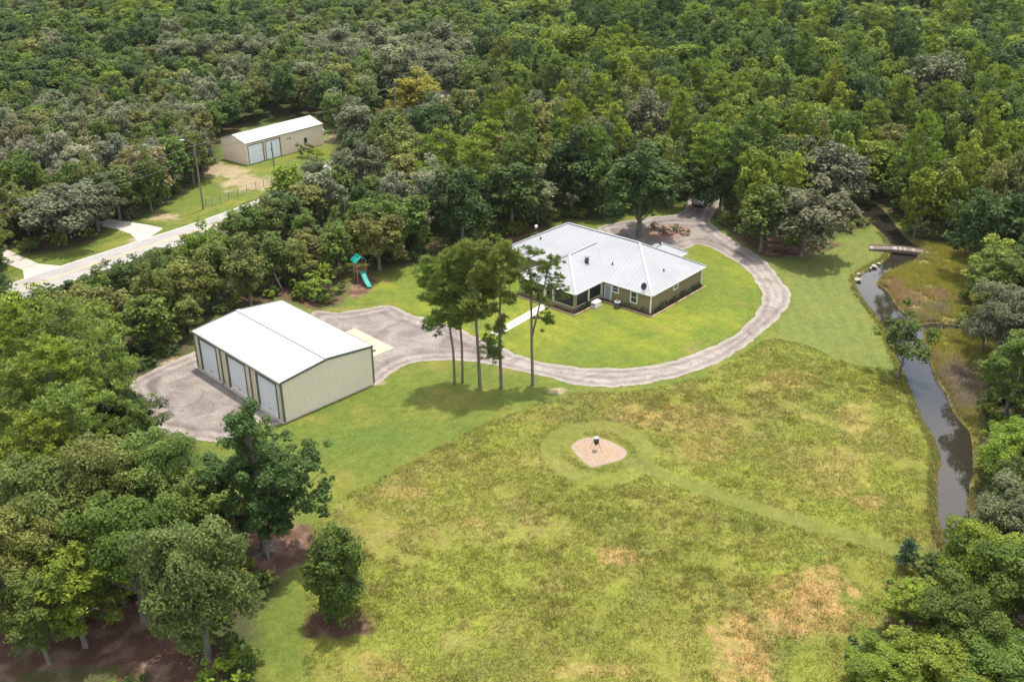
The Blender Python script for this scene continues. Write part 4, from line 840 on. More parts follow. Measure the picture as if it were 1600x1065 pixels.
for (a, b_) in DOORS:
    mb = MB(); nz_ = 7
    for i in range(nz_): z0 = .06+i*(DH-.08)/nz_; mb.box(.10, a+.02, z0, .15, b_-.02, z0+(DH-.08)/nz_-.03)
    d_ = mb.build('garage_door', DOORW, G)
    mb = MB(); mb.box(-.05, a-.16, 0, .2, a+.01, DH+.16); mb.box(-.05, b_-.01, 0, .2, b_+.16, DH+.16); mb.box(-.05, a+.01, DH-.01, .2, b_-.01, DH+.16); mb.build('door_frame', TRIM_G, d_)
    mb = MB(); mb.box(.05, (a+b_)/2-.2, .4, .10, (a+b_)/2+.2, .46); mb.build('handle', TRIM_G, d_)
mb = MB(); mb.box(GW+.02, -.1, EH-.75, GW+.55, .12, EH-.6); mb.build('wall_lamp', TRIM_G, G)
o = slab('workshop_sill', [gl(-.35, -.2), gl(GW+.25, -.2), gl(GW+.25, GL+.2), gl(-.35, GL+.2)], .035, CONC)

# ------------------------------------------------------------------ house
ROOFH = mat('galvalume_roof', (.285, .29, .30), .45, .10, .25, spec=.35, dirt=((.235, .245, .255), .3, .5))
OLIVE = mat('olive_lap_siding', (.235, .198, .105), .75, .06, 1)
WTRIM = mat('white_trim', (.78, .77, .73), .5, .05, 2); CREAM = mat('cream_trim', (.50, .47, .36), .6, .08, 2)
SCREEN = mat('dark_screen', (.012, .013, .014), .5, .3, 6, spec=.4); GLASS = mat('window_glass', (.03, .05, .05), .08, .2, 1, spec=.6)
BLUE = mat('pale_blue_door', (.30, .38, .42), .5, .05)
e_, sl = 2.75, .553; HB, HL_, WY0, WY1, WX = 13.42, 25.56, 7.70, 17.64, -5.96
m_ = e_+sl*HB/2; ww = (WY1-WY0)/2; wz = e_+sl*ww; wyc = (WY0+WY1)/2
H = empty('house', (HX, HY, 0), HA, 'olive green single storey house with light grey hipped metal roof inside the driveway loop', 'house')
mb = MB(); mb.box(.5, .5, 0, HB-.5, HL_-.5, e_-.02)
for k in range(13):    # lap siding courses
    z = .25+k*.19; mb.bar((.488, .5, z), (.488, HL_-.5, z), .03, .012); mb.bar((.5, .488, z), (HB-.5, .488, z), .03, .012)
mb.build('wall', OLIVE, H)
planes = [  # outline, slope axis
 ([(0, 0, e_), (HB/2, HB/2, m_), (HB/2, HL_-HB/2, m_), (0, HL_, e_), (0, WY1, e_), (ww, wyc, wz), (0, WY0, e_)], 'x'),
 ([(0, 0, e_), (HB, 0, e_), (HB/2, HB/2, m_)], 'y'),
 ([(HB, 0, e_), (HB, HL_, e_), (HB/2, HL_-HB/2, m_), (HB/2, HB/2, m_)], 'x'),
 ([(0, HL_, e_), (HB/2, HL_-HB/2, m_), (HB, HL_, e_)], 'y'),
 ([(WX, WY0, e_), (0, WY0, e_), (ww, wyc, wz), (WX+ww, wyc, wz)], 'y'),
 ([(WX, WY1, e_), (WX+ww, wyc, wz), (ww, wyc, wz), (0, WY1, e_)], 'y'),
 ([(WX, WY0, e_), (WX+ww, wyc, wz), (WX, WY1, e_)], 'x'),
]
EY0, EY1, EXX = 4.64, 10.04, 16.34; ew = (EY1-EY0)/2; ez = e_+sl*ew; eyc = (EY0+EY1)/2
planes += [([(HB-.01, EY0, e_), (EXX, EY0, e_), (EXX-ew, eyc, ez), (HB-ew, eyc, ez)], 'y'), ([(HB-.01, EY1, e_), (HB-ew, eyc, ez), (EXX-ew, eyc, ez), (EXX, EY1, e_)], 'y'), ([(EXX, EY0, e_), (EXX, EY1, e_), (EXX-ew, eyc, ez)], 'x')]
def seams(mb, poly, ax, sp=.6, h=.02):
    k = 1 if ax == 'x' else 0; o_ = 1-k
    lo = min(p[k] for p in poly); hi = max(p[k] for p in poly); t = math.ceil((lo+.05)/sp)*sp
    nrm = (Vector(poly[1])-Vector(poly[0])).cross(Vector(poly[2])-Vector(poly[1])); nrm.normalize()
    if nrm.z < 0: nrm = -nrm
    while t < hi-.03:
        c = []
        for i in range(len(poly)):
            a, b_ = poly[i-1], poly[i]
            if (a[k] > t) != (b_[k] > t): f = (t-a[k])/(b_[k]-a[k]); c.append(tuple(a[j]+f*(b_[j]-a[j]) for j in range(3)))
        c.sort(key=lambda p: p[o_])
        for i in range(0, len(c)-1, 2):
            if (Vector(c[i])-Vector(c[i+1])).length > .2: mb.bar(Vector(c[i])+nrm*h/2, Vector(c[i+1])+nrm*h/2, .045, h, up=nrm)
        t += sp
mb = MB(); sm_ = MB()
for P_, ax in planes: mb.add(P_, [tuple(range(len(P_)))[::1]]); seams(sm_, P_, ax)
# fascia and soffit
eave = [(0, 0), (HB, 0), (HB, EY0), (EXX, EY0), (EXX, EY1), (HB, EY1), (HB, HL_), (0, HL_), (0, WY1), (WX, WY1), (WX, WY0), (0, WY0)]
mb.add([(x, y, e_-.012) for x, y in eave], [tuple(range(len(eave)))])
rf = mb.build('roof', ROOFH, H); sm_.build('standing_seam', ROOFH, rf)
mb = MB()
for i in range(len(eave)): a, b_ = eave[i-1], eave[i]; mb.bar((*a, e_-.07), (*b_, e_-.07), .05, .16)
mb.build('fascia', WTRIM, H)
RIDGES = [((HB/2, HB/2, m_), (HB/2, HL_-HB/2, m_)), ((0, 0, e_), (HB/2, HB/2, m_)), ((HB, 0, e_), (HB/2, HB/2, m_)), ((0, HL_, e_), (HB/2, HL_-HB/2, m_)), ((HB, HL_, e_), (HB/2, HL_-HB/2, m_)),
  ((WX, WY0, e_), (WX+ww, wyc, wz)), ((WX, WY1, e_), (WX+ww, wyc, wz)), ((WX+ww, wyc, wz), (ww, wyc, wz)), ((EXX, EY0, e_), (EXX-ew, eyc, ez)), ((EXX-ew, eyc, ez), (HB-ew, eyc, ez))]
mb = MB()
for a, b_ in RIDGES: mb.bar(Vector(a)+Vector((0, 0, .045)), Vector(b_)+Vector((0, 0, .045)), .30, .04)
mb.build('ridge_cap', ROOFH, rf)
# screened porch wing
x0, x1, y0, y1 = WX+.5, .5, WY0+.5, WY1-.5
mb = MB()
for (a, b_) in (((x0, y0), (x1, y0)), ((x0, y0), (x0, y1)), ((x0, y1), (x1, y1))):
    mb.box(min(a[0], b_[0])-.08, min(a[1], b_[1])-.08, 0, max(a[0], b_[0])+.08, max(a[1], b_[1])+.08, .58)
mb.build('knee_wall', OLIVE, H)
mb = MB(); mb.box(x0-.1, y0-.1, 2.42, x0+.1, y1+.1, e_-.03); mb.box(x0+.1, y0-.1, 2.42, x1, y0+.1, e_-.03); mb.box(x0+.1, y1-.1, 2.42, x1, y1+.1, e_-.03); mb.build('porch_beam', CREAM, H)
for (px, py, w) in ((x0+.1, y0+.02, .36), (-2.6, y0, .3), (.25, y0, .25), (x0, 13.55-1.9, .3), (x0, 13.1, .3), (x0, 15.0, .2), (x0, y1-.15, .4)):
    mb = MB(); mb.box(px-w/2, py-w/2, .58, px+w/2, py+w/2, 2.42); mb.build('porch_post', CREAM if px > x0+.3 or py > 10 else OLIVE, H)
mb = MB(); mb.box(x0-.12, y0-.12, .58, x0+.12, y1+.12, .64); mb.box(x0+.12, y0-.12, .58, x1, y0+.12, .64); mb.build('porch_sill', CREAM, H)
for (a, b_, c, d) in ((x0+.28, y0-.02, -2.75, y0+.02), (-2.45, y0-.02, .12, y0+.02), (x0-.02, y0+.2, x0+.02, 11.5), (x0-.02, 13.25, x0+.02, y1-.35)):
    mb = MB(); mb.box(a, b_, .64, c, d, 2.42); mb.build('porch_screen', SCREEN, H)
mb = MB(); mb.box(x0-.03, 11.8, .05, x0+.03, 12.95, 2.42); sdp = mb.build('screen_door', SCREEN, H); mb = MB(); mb.box(x0-.05, 11.8, .05, x0+.05, 11.9, 2.42); mb.box(x0-.05, 12.85, .05, x0+.05, 12.95, 2.42); mb.build('frame', CREAM, sdp)
# windows and door
def window(ax, a, b_, z0, z1, fix):
    f = MB(); t = .11
    def bx(u0, u1, w0, w1, d0, d1, m):
        if ax == 'y': m.box(fix-d1, u0, w0, fix-d0, u1, w1)
        else: m.box(u0, fix-d1, w0, u1, fix-d0, w1)
    bx(a-t, a+.02, z0-t, z1+t, 0, .07, f); bx(b_-.02, b_+t, z0-t, z1+t, 0, .07, f); bx(a+.02, b_-.02, z1-.02, z1+t, 0, .07, f); bx(a+.02, b_-.02, z0-t, z0+.02, 0, .07, f); bx(a+.02, b_-.02, (z0+z1)/2-.025, (z0+z1)/2+.025, 0, .05, f)
    w = f.build('window', WTRIM, H); g = MB(); bx(a+.02, b_-.02, z0+.02, z1-.02, -.01, .025, g); g.build('pane', GLASS, w)
window('y', 5.55, 6.45, 1.5, 2.35, .5); window('y', 2.6, 3.5, .85, 2.3, .5); window('x', 5.95, 6.95, 1.6, 2.35, .5)
f = MB(); f.box(.42, 6.6, .1, .5, 6.72, 2.2); f.box(.42, 7.62, .1, .5, 7.74, 2.2); f.box(.42, 6.72, 2.1, .5, 7.62, 2.2); dfr = f.build('door', WTRIM, H)
g = MB(); g.box(.45, 6.72, .1, .51, 7.62, 2.1); g.build('door_panel', BLUE, dfr); g = MB(); g.box(.40, 6.8, .95, .45, 6.86, 1.1); g.build('handle', TRIM_G, dfr)
for (x, y) in ((.40, .40), (HB-.42, .42)):
    mb = MB(); mb.box(x-.07, y-.07, .1, x+.07, y+.07, e_-.12); mb.build('downspout', WTRIM, H)
mb = MB(); mb.tube([(WX+.4+5.9, WY0+.35, .1), (WX+.4+5.9, WY0+.35, e_-.15)], .06, 6); mb.build('downspout', WTRIM, H)
DARK = mat('dark_vent', (.035, .035, .04), .6)
def roofz(x, y): return e_+sl*min(x, HB-x, y, HL_-y) if x >= 0 else e_
for (x, y) in ((2.6, 8.12), (5.76, 2.08), (3.2, 21.0)):
    mb = MB(); z = roofz(x, y); mb.cyl(x, y, z-.1, z+.32, .07, 10); mb.cyl(x, y, z, z+.05, .16, 10); mb.build('vent_pipe', DARK, rf)
mb = MB(); z = e_+sl*(10.76-WY0); mb.cyl(.41, 10.76, z-.1, z+.35, .22, 12); mb.cyl(.41, 10.76, z+.35, z+.5, .36, 12, .25)
for a in range(5): mb.bar((.41, 10.76, z+.5), (.41+cos(a*1.26)*.4, 10.76+sin(a*1.26)*.4, z+.8), .1, .05)
mb.build('roof_ventilator', DARK, rf)
mb = MB(); mb.cyl(12.9, 7.3, ez-.3, ez+.45, .13, 10); mb.build('vent_pipe', DARK, rf)
mb = MB(); x, y, z = .45, 1.5, roofz(.45, 1.5); mb.tube([(x, y, z), (x, y, z+.5)], .03, 6)
pr_ = []; nr, na = 4, 14
Mx = Matrix.Translation((x-.1, y, z+.55)) @ Matrix.Rotation(RAD(-70), 4, 'Y')
for i in range(nr+1):
    for j in range(na): a = 2*pi*j/na; q = .42*i/nr; pr_.append(Mx @ Vector((q*cos(a)*1.2, q*sin(a), .12*(i/nr)**2)))
mb.add(pr_, [(i*na+j, i*na+(j+1) % na, (i+1)*na+(j+1) % na, (i+1)*na+j) for i in range(nr) for j in range(na)]); mb.tube([Mx @ Vector((.3, 0, 0)), Mx @ Vector((0, 0, .45))], .02, 5)
ds = mb.build('satellite_dish', DARK, H)
o = ds; o.parent = None; o.location = (HX, HY, 0); o.rotation_euler = (0, 0, HA); tag(o, 'small dark satellite dish fixed near the front corner of the house roof', 'satellite dish')
# planting bed with kerb, shrubs, generator, AC
MULM = mat('red_mulch', (.10, .045, .03), 1, .4, 4, .6, 12)
KERB = mat('tan_kerb', (.38, .27, .19), .9, .15, 3)
def bed(pts):
    mbk = MB()
    for i in range(len(pts)-1): a, b_ = pts[i], pts[i+1]; mbk.bar((*a, .05), (*b_, .05), .16, .12)
    return mbk
bedp = [(WX-.45, 17.5), (WX-.45, 13.3)]; bedq = [(WX-.45, 11.4), (WX-.45, WY0-.25), (-.35, WY0-.25), (-.35, -.35), (HB-.4, -.35)]
be = empty('planting_bed', (HX, HY, 0), HA, 'narrow red mulch bed with tan kerb around the house walls', 'planting bed')
bed(bedp).build('kerb', KERB, be); bed(bedq).build('kerb', KERB, be)
mb = MB(); mb.box(WX-.4, WY0-.2, -.02, WX+.4, 11.3, .05); mb.box(WX-.4, 13.35, -.02, WX+.4, 17.5, .05); mb.box(WX+.4, WY0-.2, -.02, -.3, WY0+.4, .05); mb.box(-.3, .45, -.02, .45, WY0+.4, .05); mb.box(-.3, -.3, -.02, HB-.4, .45, .05); mb.build('mulch', MULM, be)
small = [broad_proto(400+i, .45, .7, .75, 9, .13, 1.0, 0, trunk_r=.03, nl=3, lower=-.9) for i in range(2)]
def bed_shrub(x, y, s, col, i, lb, grp):
    X_, Y_ = hl(x, y); p = small[i % 2]; e = empty('garden_shrub', (X_, Y_, .03), i*1.3, lb, 'shrub', grp); e.scale = (s, s, s)
    for part in ('crown', 'trunk'):
        o = bpy.data.objects.new(part, p[part]); C.objects.link(o); o.parent = e
        if part == 'crown': o.color = (*TONES[col], 1)
ORD = ['nearest', 'second', 'third', 'fourth', 'fifth', 'sixth', 'seventh', 'eighth', 'ninth', 'tenth', 'eleventh', 'twelfth', 'farthest']
ORD2 = ['leftmost']+ORD[1:]
for i in range(13): bed_shrub(1.2+i*.92, .02, 1.0+.15*(i % 3), 'dark green', i, f'{ORD[i]} clipped dark shrub from the front corner along the right house wall', 'shrubs along the right wall of the house')
for i in range(6): bed_shrub(-.02, .7+i*.85, .9+.12*(i % 2), 'mid green', i, f'{ORD[i]} green shrub from the front corner in the bed below the house windows', 'shrubs under the house windows')
for i in range(6): bed_shrub(WX+.8+i*.75, WY0+.02, 1.0+.2*(i % 2), 'dark green', i, f'{ORD[i]} leafy shrub from the porch corner beside the right side of the porch', 'shrubs beside the porch')
for i in range(7): bed_shrub(WX-.02, WY0+.7+i*.45, .6, 'brownish green', i, f'{ORD[i]} low reddish plant from the porch corner in front of the porch', 'low plants in front of the porch')
x, y = hl(-2.3, 7.05); mb = MB()
ge = empty('generator', (x, y, .02), HA, 'white box shaped standby generator on a pad beside the porch', 'generator')
MB().box(-.75, -.45, 0, .75, .45, .1).build('pad', CONC, ge); MB().box(-.62, -.34, .1, .62, .34, .72).build('cabinet', WTRIM, ge)
mb = MB(); mb.add([(-.66, -.38, .72), (.66, -.38, .72), (.66, .38, .72), (-.66, .38, .72), (-.5, -.25, .86), (.5, -.25, .86), (.5, .25, .86), (-.5, .25, .86)], [(0, 1, 5, 4), (1, 2, 6, 5), (2, 3, 7, 6), (3, 0, 4, 7), (4, 5, 6, 7), (3, 2, 1, 0)]); mb.build('lid', WTRIM, ge)
mb = MB()
for k in range(6): mb.box(-.63, -.25+k*.09, .25, -.618, -.2+k*.09, .6)
mb.build('vent_grille', DARK, ge)
x, y = hl(-.75, 4.75); ac = empty('air_conditioner', (x, y, .02), HA, 'dark round cornered air conditioning unit below the house windows', 'air conditioner')
GREYM = mat('grey_metal', (.13, .14, .17), .5, .1, 4); mb = MB(); mb.cyl(0, 0, .05, .85, .42, 20); mb.build('casing', GREYM, ac)
mb = MB()
for k in range(8): z = .15+k*.085; mb.tube([(cos(a*pi/10)*.435, sin(a*pi/10)*.435, z) for a in range(21)], .012, 4, False)
mb.build('coil_guard', DARK, ac)
mb = MB(); mb.cyl(0, 0, .85, .9, .44, 20, .40); mb.build('top_cap', mat('pale_grey_metal', (.4, .41, .44), .5), ac); mb = MB(); mb.cyl(0, 0, .9, .93, .2, 14)
for a in range(8): mb.bar((0, 0, .92), (cos(a*pi/4)*.4, sin(a*pi/4)*.4, .92), .02, .02)
mb.build('fan_guard', DARK, ac)
# pole lamp behind the house
x, y = un(837.4, 385, 0); mb = MB()
pl = empty('yard_lamp', (x, y, 0), 0, 'thin pole with a white top standing behind the left roof edge', 'lamp'); MB().tube([(0, 0, -.2), (0, 0, 2.9)], .045, 8).build('pole', GREYM, pl); mb.cyl(0, 0, 2.9, 3.0, .1, 12); mb.cyl(0, 0, 3.0, 3.3, .2, 12, .24); mb.cyl(0, 0, 3.3, 3.42, .26, 12, .1); mb.build('lamp_head', WTRIM, pl)

# ------------------------------------------------------------------ barn beyond the road
PEACH = mat('tan_barn_siding', (.72, .60, .46), .7, .06, .6, dirt=((.6, .48, .36), .4, .3)); BRTR = mat('brown_trim', (.13, .09, .07), .6)
BL_, BW_, BEH, BRH = 19.7, 7.4, 4.25, 5.43
Bn = empty('barn', (BX, BY, 0), BA, 'long tan metal barn with bright white roof and two white roller doors', 'barn')
# local x runs along the doors, y runs back
bd = [(.55, 4.1), (4.75, 8.3)]; bh = 3.65
mb = MB()
edges = [0, .55, 4.1, 4.75, 8.3, BL_]
for i in range(0, 6, 2): ribwall(mb, 'x', edges[i], edges[i+1], 0, 0, lambda s: BEH-.03, -1)
for a, b_ in bd: ribwall(mb, 'x', a, b_, 0, bh, lambda s: BEH-.03, -1)
bg = lambda s: BEH+(BRH-BEH)*(1-abs(s-BW_/2)/(BW_/2))-.03
ribwall(mb, 'y', 0, BW_, 0, 0, bg, -1); ribwall(mb, 'y', 0, BW_, BL_, 0, bg, 1); ribwall(mb, 'x', 0, BL_, BW_, 0, lambda s: BEH-.03, 1)
mb.build('wall', PEACH, Bn)
sb = empty('tmp', (0, 0, 0)); rr_ = gable_roof('roof', ROOFW, Bn, BW_, BL_, BEH, BRH, .15, .12, .9); bpy.data.objects.remove(sb)
rr_.rotation_euler = (0, 0, -pi/2); rr_.location = (0, BW_, 0)
for a, b_ in bd:
    mb = MB()
    for i in range(6): z0 = .04+i*(bh-.06)/6; mb.box(a+.02, .08, z0, b_-.02, .13, z0+(bh-.06)/6-.03)
    d_ = mb.build('roller_door', mat('pale_blue_white_door', (.74, .78, .80), .5), Bn); mb = MB(); mb.box(a-.12, -.05, 0, a+.01, .15, bh+.12); mb.box(b_-.01, -.05, 0, b_+.12, .15, bh+.12); mb.box(a+.01, -.05, bh-.01, b_-.01, .15, bh+.12); mb.build('door_frame', BRTR, d_)
mb = MB(); mb.box(-.06, -.16, BEH-.16, BL_+.06, -.1, BEH-.03); mb.build('gutter', BRTR, Bn)
mb = MB(); mb.box(10.6, -.25, 3.0, 10.95, -.04, 3.15); mb.box(10.0, -.2, 3.15, 10.2, -.04, 3.25); mb.build('wall_lamp', DARK, Bn)
mb = MB(); mb.box(14.4, -.07, 1.2, 15.2, -.04, 2.3); mb.build('window', DARK, Bn)

# ------------------------------------------------------------------ feeder on its tripod
FD = empty('deer_feeder', (un(931, 703)[0], un(931, 703)[1], .03), .2, 'dark box feeder on thin legs in the middle of the pale gravel patch', 'feeder'); FD.scale = (.62, .62, .72)
DKG = mat('dark_green_paint', (.03, .045, .035), .5)
mb = MB(); mb.box(-.34, -.34, 1.15, .34, .34, 1.95)
mb.add([(-.34, -.34, 1.15), (.34, -.34, 1.15), (.34, .34, 1.15), (-.34, .34, 1.15), (-.1, -.1, .9), (.1, -.1, .9), (.1, .1, .9), (-.1, .1, .9)], [(0, 1, 5, 4), (1, 2, 6, 5), (2, 3, 7, 6), (3, 0, 4, 7)]); mb.build('hopper', DKG, FD)
mb = MB(); mb.box(-.38, -.38, 1.95, .38, .38, 2.0); mb.build('lid', mat('grey_lid', (.30, .33, .35), .5), FD)
for sx in (-1, 1):
    for sy in (-1, 1): mb = MB(); mb.tube([(sx*.32, sy*.32, 1.4), (sx*.75, sy*.75, -.03)], .022, 6); mb.build('leg', DKG, FD)
mb = MB(); mb.cyl(0, 0, .72, .9, .1, 10); mb.build('spinner', DARK, FD)
x, y = un(968, 655); mb = MB(); mb.cyl(0, 0, -.05, .12, .42, 12, .36); mb.cyl(.1, .1, .12, .16, .18, 8); o = mb.build('concrete_cap', CONC); o.location = (x, y, .05); tag(o, 'small grey concrete cap in the grass beyond the feeder', 'concrete cap')

# ------------------------------------------------------------------ footbridge
a = np.array(un(1357, 388)); b2 = np.array(un(1463, 398)); Lb = np.linalg.norm(b2-a); an = math.atan2(b2[1]-a[1], b2[0]-a[0])
BRG = empty('footbridge', (a[0], a[1], 0), an, 'weathered grey wooden plank footbridge over the upper creek', 'footbridge')
WOOD = mat('weathered_wood', (.17, .138, .118), .9, .3, 3, .4, 10); WOODL = mat('pale_board', (.30, .26, .23), .9, .3, 3)
zb = lambda s: .12+.28*sin(pi*s/Lb)
mb = MB(); n_ = int(Lb/.3)
for i in range(n_): s = (i+.5)*Lb/n_; q = rnd.uniform(-.05, .05); mb.bar((s, -.95+q, zb(s)), (s, .95+q, zb(s)), Lb/n_-.04, .05, rnd.random() < .22)
mb.build('deck', [WOOD, WOODL], BRG)
for sy in (-1, 1):
    mb = MB(); k = [i*Lb/10 for i in range(11)]
    for i in range(10): mb.bar((k[i], sy*.85, zb(k[i])-.18), (k[i+1], sy*.85, zb(k[i+1])-.18), .1, .3)
    mb.build('girder', WOOD, BRG)
    mb = MB()
    for i in range(10): mb.bar((k[i], sy*.9, zb(k[i])+.12), (k[i+1], sy*.9, zb(k[i+1])+.12), .09, .1)
    mb.build('kerb_rail', WOOD, BRG)
for s in (Lb*.3, Lb*.72):
    for sy in (-.8, .8): mb = MB(); mb.cyl(s, sy, -1.1, zb(s)-.1, .11, 8); mb.build('pile', WOOD, BRG)
# rocks on the bank
STONE = mat('pale_stone', (.34, .31, .255), .9, .2, 3, .4, 6)
for i, (px, py, s, lb) in enumerate(((1340, 437, .42, 'largest pale stone of the pair on the creek bank bend'), (1341, 428, .28, 'smaller pale stone just above the larger one at the creek bend'), (1366, 416, .4, 'flat pale stone halfway from the creek bend to the footbridge'), (1372, 412, .25, 'small pale stone nearest the footbridge on the near bank'), (1360, 419, .22, 'pale stone left of the flat one on the creek bank'))):
    bm = bmesh.new(); bmesh.ops.create_icosphere(bm, subdivisions=2, radius=s)
    for v in bm.verts: v.co *= 1+.25*math.sin(v.co.x*7+i)*math.cos(v.co.y*6+v.co.z*5+i*2); v.co.z *= .5; v.co.x *= 1.3
    me = bpy.data.meshes.new('stone'); bm.to_mesh(me); bm.free(); me.materials.append(STONE); o = bpy.data.objects.new('stone', me); C.objects.link(o); x, y = un(px, py); o.location = (x, y, .05); o.rotation_euler = (0, 0, i); tag(o, lb, 'stone', 'stones on the creek bank')

# ------------------------------------------------------------------ playset
TEAL = mat('green_plastic', (.012, .24, .19), .5, .1, 2); CED = mat('cedar', (.33, .16, .09), .8, .2, 4)
x, y = un(566, 440); ps = empty('playset', (x, y, 0), RAD(-60), 'wooden playset with green roof canopy and green slide at the wood edge', 'playset')
for sx in (-1.3, .0):
    for sy in (-.65, .65): mb = MB(); mb.box(sx-.06, sy-.06, -.1, sx+.06, sy+.06, 3.0); mb.build('post', CED, ps)
mb = MB(); mb.box(-1.36, -.7, 1.35, .06, .7, 1.45)
mb.build('platform', CED, ps); mb = MB()
for z in (1.75, 2.1): mb.bar((-1.3, -.65, z), (0, -.65, z), .04, .1); mb.bar((-1.3, .65, z), (0, .65, z), .04, .1); mb.bar((-1.3, -.65, z), (-1.3, .65, z), .04, .1)
mb.build('railing', CED, ps)
mb = MB(); mb.add([(-1.6, -.95, 2.95), (.3, -.95, 2.95), (.3, .95, 2.95), (-1.6, .95, 2.95), (-1.6, 0, 3.75), (.3, 0, 3.75), (-1.6, 0, 3.7), (.3, 0, 3.7), ], [(0, 1, 5, 4), (2, 3, 4, 5), (1, 0, 6, 7), (3, 2, 7, 6)]); mb.build('canopy', TEAL, ps)
mb = MB(); k = 14; vs = []; prof = [(-.36, .2), (-.33, .02), (-.2, 0), (.2, 0), (.33, .02), (.36, .2)]
for i in range(k+1):
    t = i/k; xx = .06+2.7*t; zz = 1.42*(1-t)**1.15+.18+.06*sin(t*2*pi*1.2)
    for (a_, b_) in prof: vs.append((xx, a_, zz+b_*1.0))
    for (a_, b_) in prof[::-1]: vs.append((xx, a_*1.08, zz+b_-.05))
m2 = len(prof)*2; mb.add(vs, [(i*m2+j, i*m2+(j+1) % m2, (i+1)*m2+(j+1) % m2, (i+1)*m2+j) for i in range(k) for j in range(m2)]); mb.build('slide', TEAL, ps)
mb = MB(); mb.bar((-1.3, .0, 2.6), (-4.6, .0, 2.6), .1, .14); mb.bar((-4.6, 0, 2.6), (-4.6, -1.1, 0), .09, .09); mb.bar((-4.6, 0, 2.6), (-4.6, 1.1, 0), .09, .09); mb.build('swing_beam', CED, ps)
for sx in (-2.3, -3.6):
    mb = MB(); mb.tube([(sx-.2, 0, 2.55), (sx-.2, 0, .55)], .015, 4); mb.tube([(sx+.2, 0, 2.55), (sx+.2, 0, .55)], .015, 4); mb.box(sx-.22, -.12, .5, sx+.22, .12, .55); mb.build('swing', TEAL, ps)

# ------------------------------------------------------------------ utility poles, wires, fence
PW = mat('pole_wood', (.20, .155, .115), .9, .2, 3); WIRE = mat('wire', (.10, .10, .10), .6); LAMPM = mat('lamp_housing', (.62, .63, .62), .5)
def pole(x, y, h, rz, lb, lamp=False):
    e = empty('utility_pole', (x, y, 0), rz, lb, 'utility pole', 'utility poles'); MB().tube([(0, 0, -.3), (0, 0, h*.5), (0, 0, h)], [.16, .14, .10], 10).build('pole', PW, e)
    mb = MB()
    for z in (h-.4, h-1.1, h-2.2): mb.bar((-.15, -.12, z), (.15, -.12, z), .08, .12)
    mb.cyl(0, -.28, h-1.7, h-1.0, .16, 10); mb.build('insulator', GREYM, e)
    if lamp: mb = MB(); mb.tube([(0, 0, h-.2), (-.9, -.1, h+.5), (-1.5, -.15, h+.6)], .04, 6); mb.build('lamp_arm', GREYM, e); mb = MB(); mb.box(-2.1, -.27, h+.52, -1.45, -.05, h+.64); mb.build('lamp_head', LAMPM, e)
    return e
p1 = (-51.9, 156.4); pole(*p1, 11.2, 0, 'tall roadside pole with a street lamp on a short arm', True)
p2 = (-44.9, 179.0); pole(*p2, 5.5, 0, 'short dark pole in the barn yard'); p3 = (-24.5, 205.0); pole(*p3, 11.0, 0, 'distant pole carrying the wires near the yellow-green tree')
p0 = (-84.0, 112.0)
def wire(a, b_, sag, lb):
    pts = [(a[0]+(b_[0]-a[0])*t/16, a[1]+(b_[1]-a[1])*t/16, a[2]+(b_[2]-a[2])*t/16-sag*4*(t/16)*(1-t/16)) for t in range(17)]
    mb = MB(); mb.tube(pts, .028, 4); tag(mb.build('power_line', WIRE), lb, 'power line', 'overhead wires')
for dz, lb in ((-.3, 'topmost overhead wire from the street lamp pole to the left edge'), (-1.4, 'middle overhead wire from the street lamp pole to the left edge'), (-2.4, 'lowest overhead wire from the street lamp pole to the left edge')):
    wire((*p0, 11.2+dz), (*p1, 11.2+dz), 1.3, lb)
for dz, lb in ((-.3, 'upper overhead wire from the street lamp pole towards the far pole'), (-1.4, 'lower overhead wire from the street lamp pole towards the far pole')): wire((*p1, 11.2+dz), (*p3, 11+dz), 1.2, lb)
fp = smooth_poly(W([(322, 322), (345, 318), (372, 306), (400, 295), (425, 288), (455, 277), (485, 268), (512, 262)]), 2, False)
fe = empty('wire_fence', (*fp[0], 0), 0, 'low wire mesh fence on thin posts along the barn yard', 'fence')
o0 = Vector((*fp[0], 0))
for p in fp: MB().tube([Vector((*p, -.1))-o0, Vector((*p, 1.35))-o0], .045, 6).build('post', GREYM, fe)
mb = MB()
for z in (.1, .35, .6, .85, 1.1, 1.3): mb.tube([Vector((*p, z))-o0 for p in fp], .014, 3, False)
mb.build('wire_mesh', GREYM, fe)

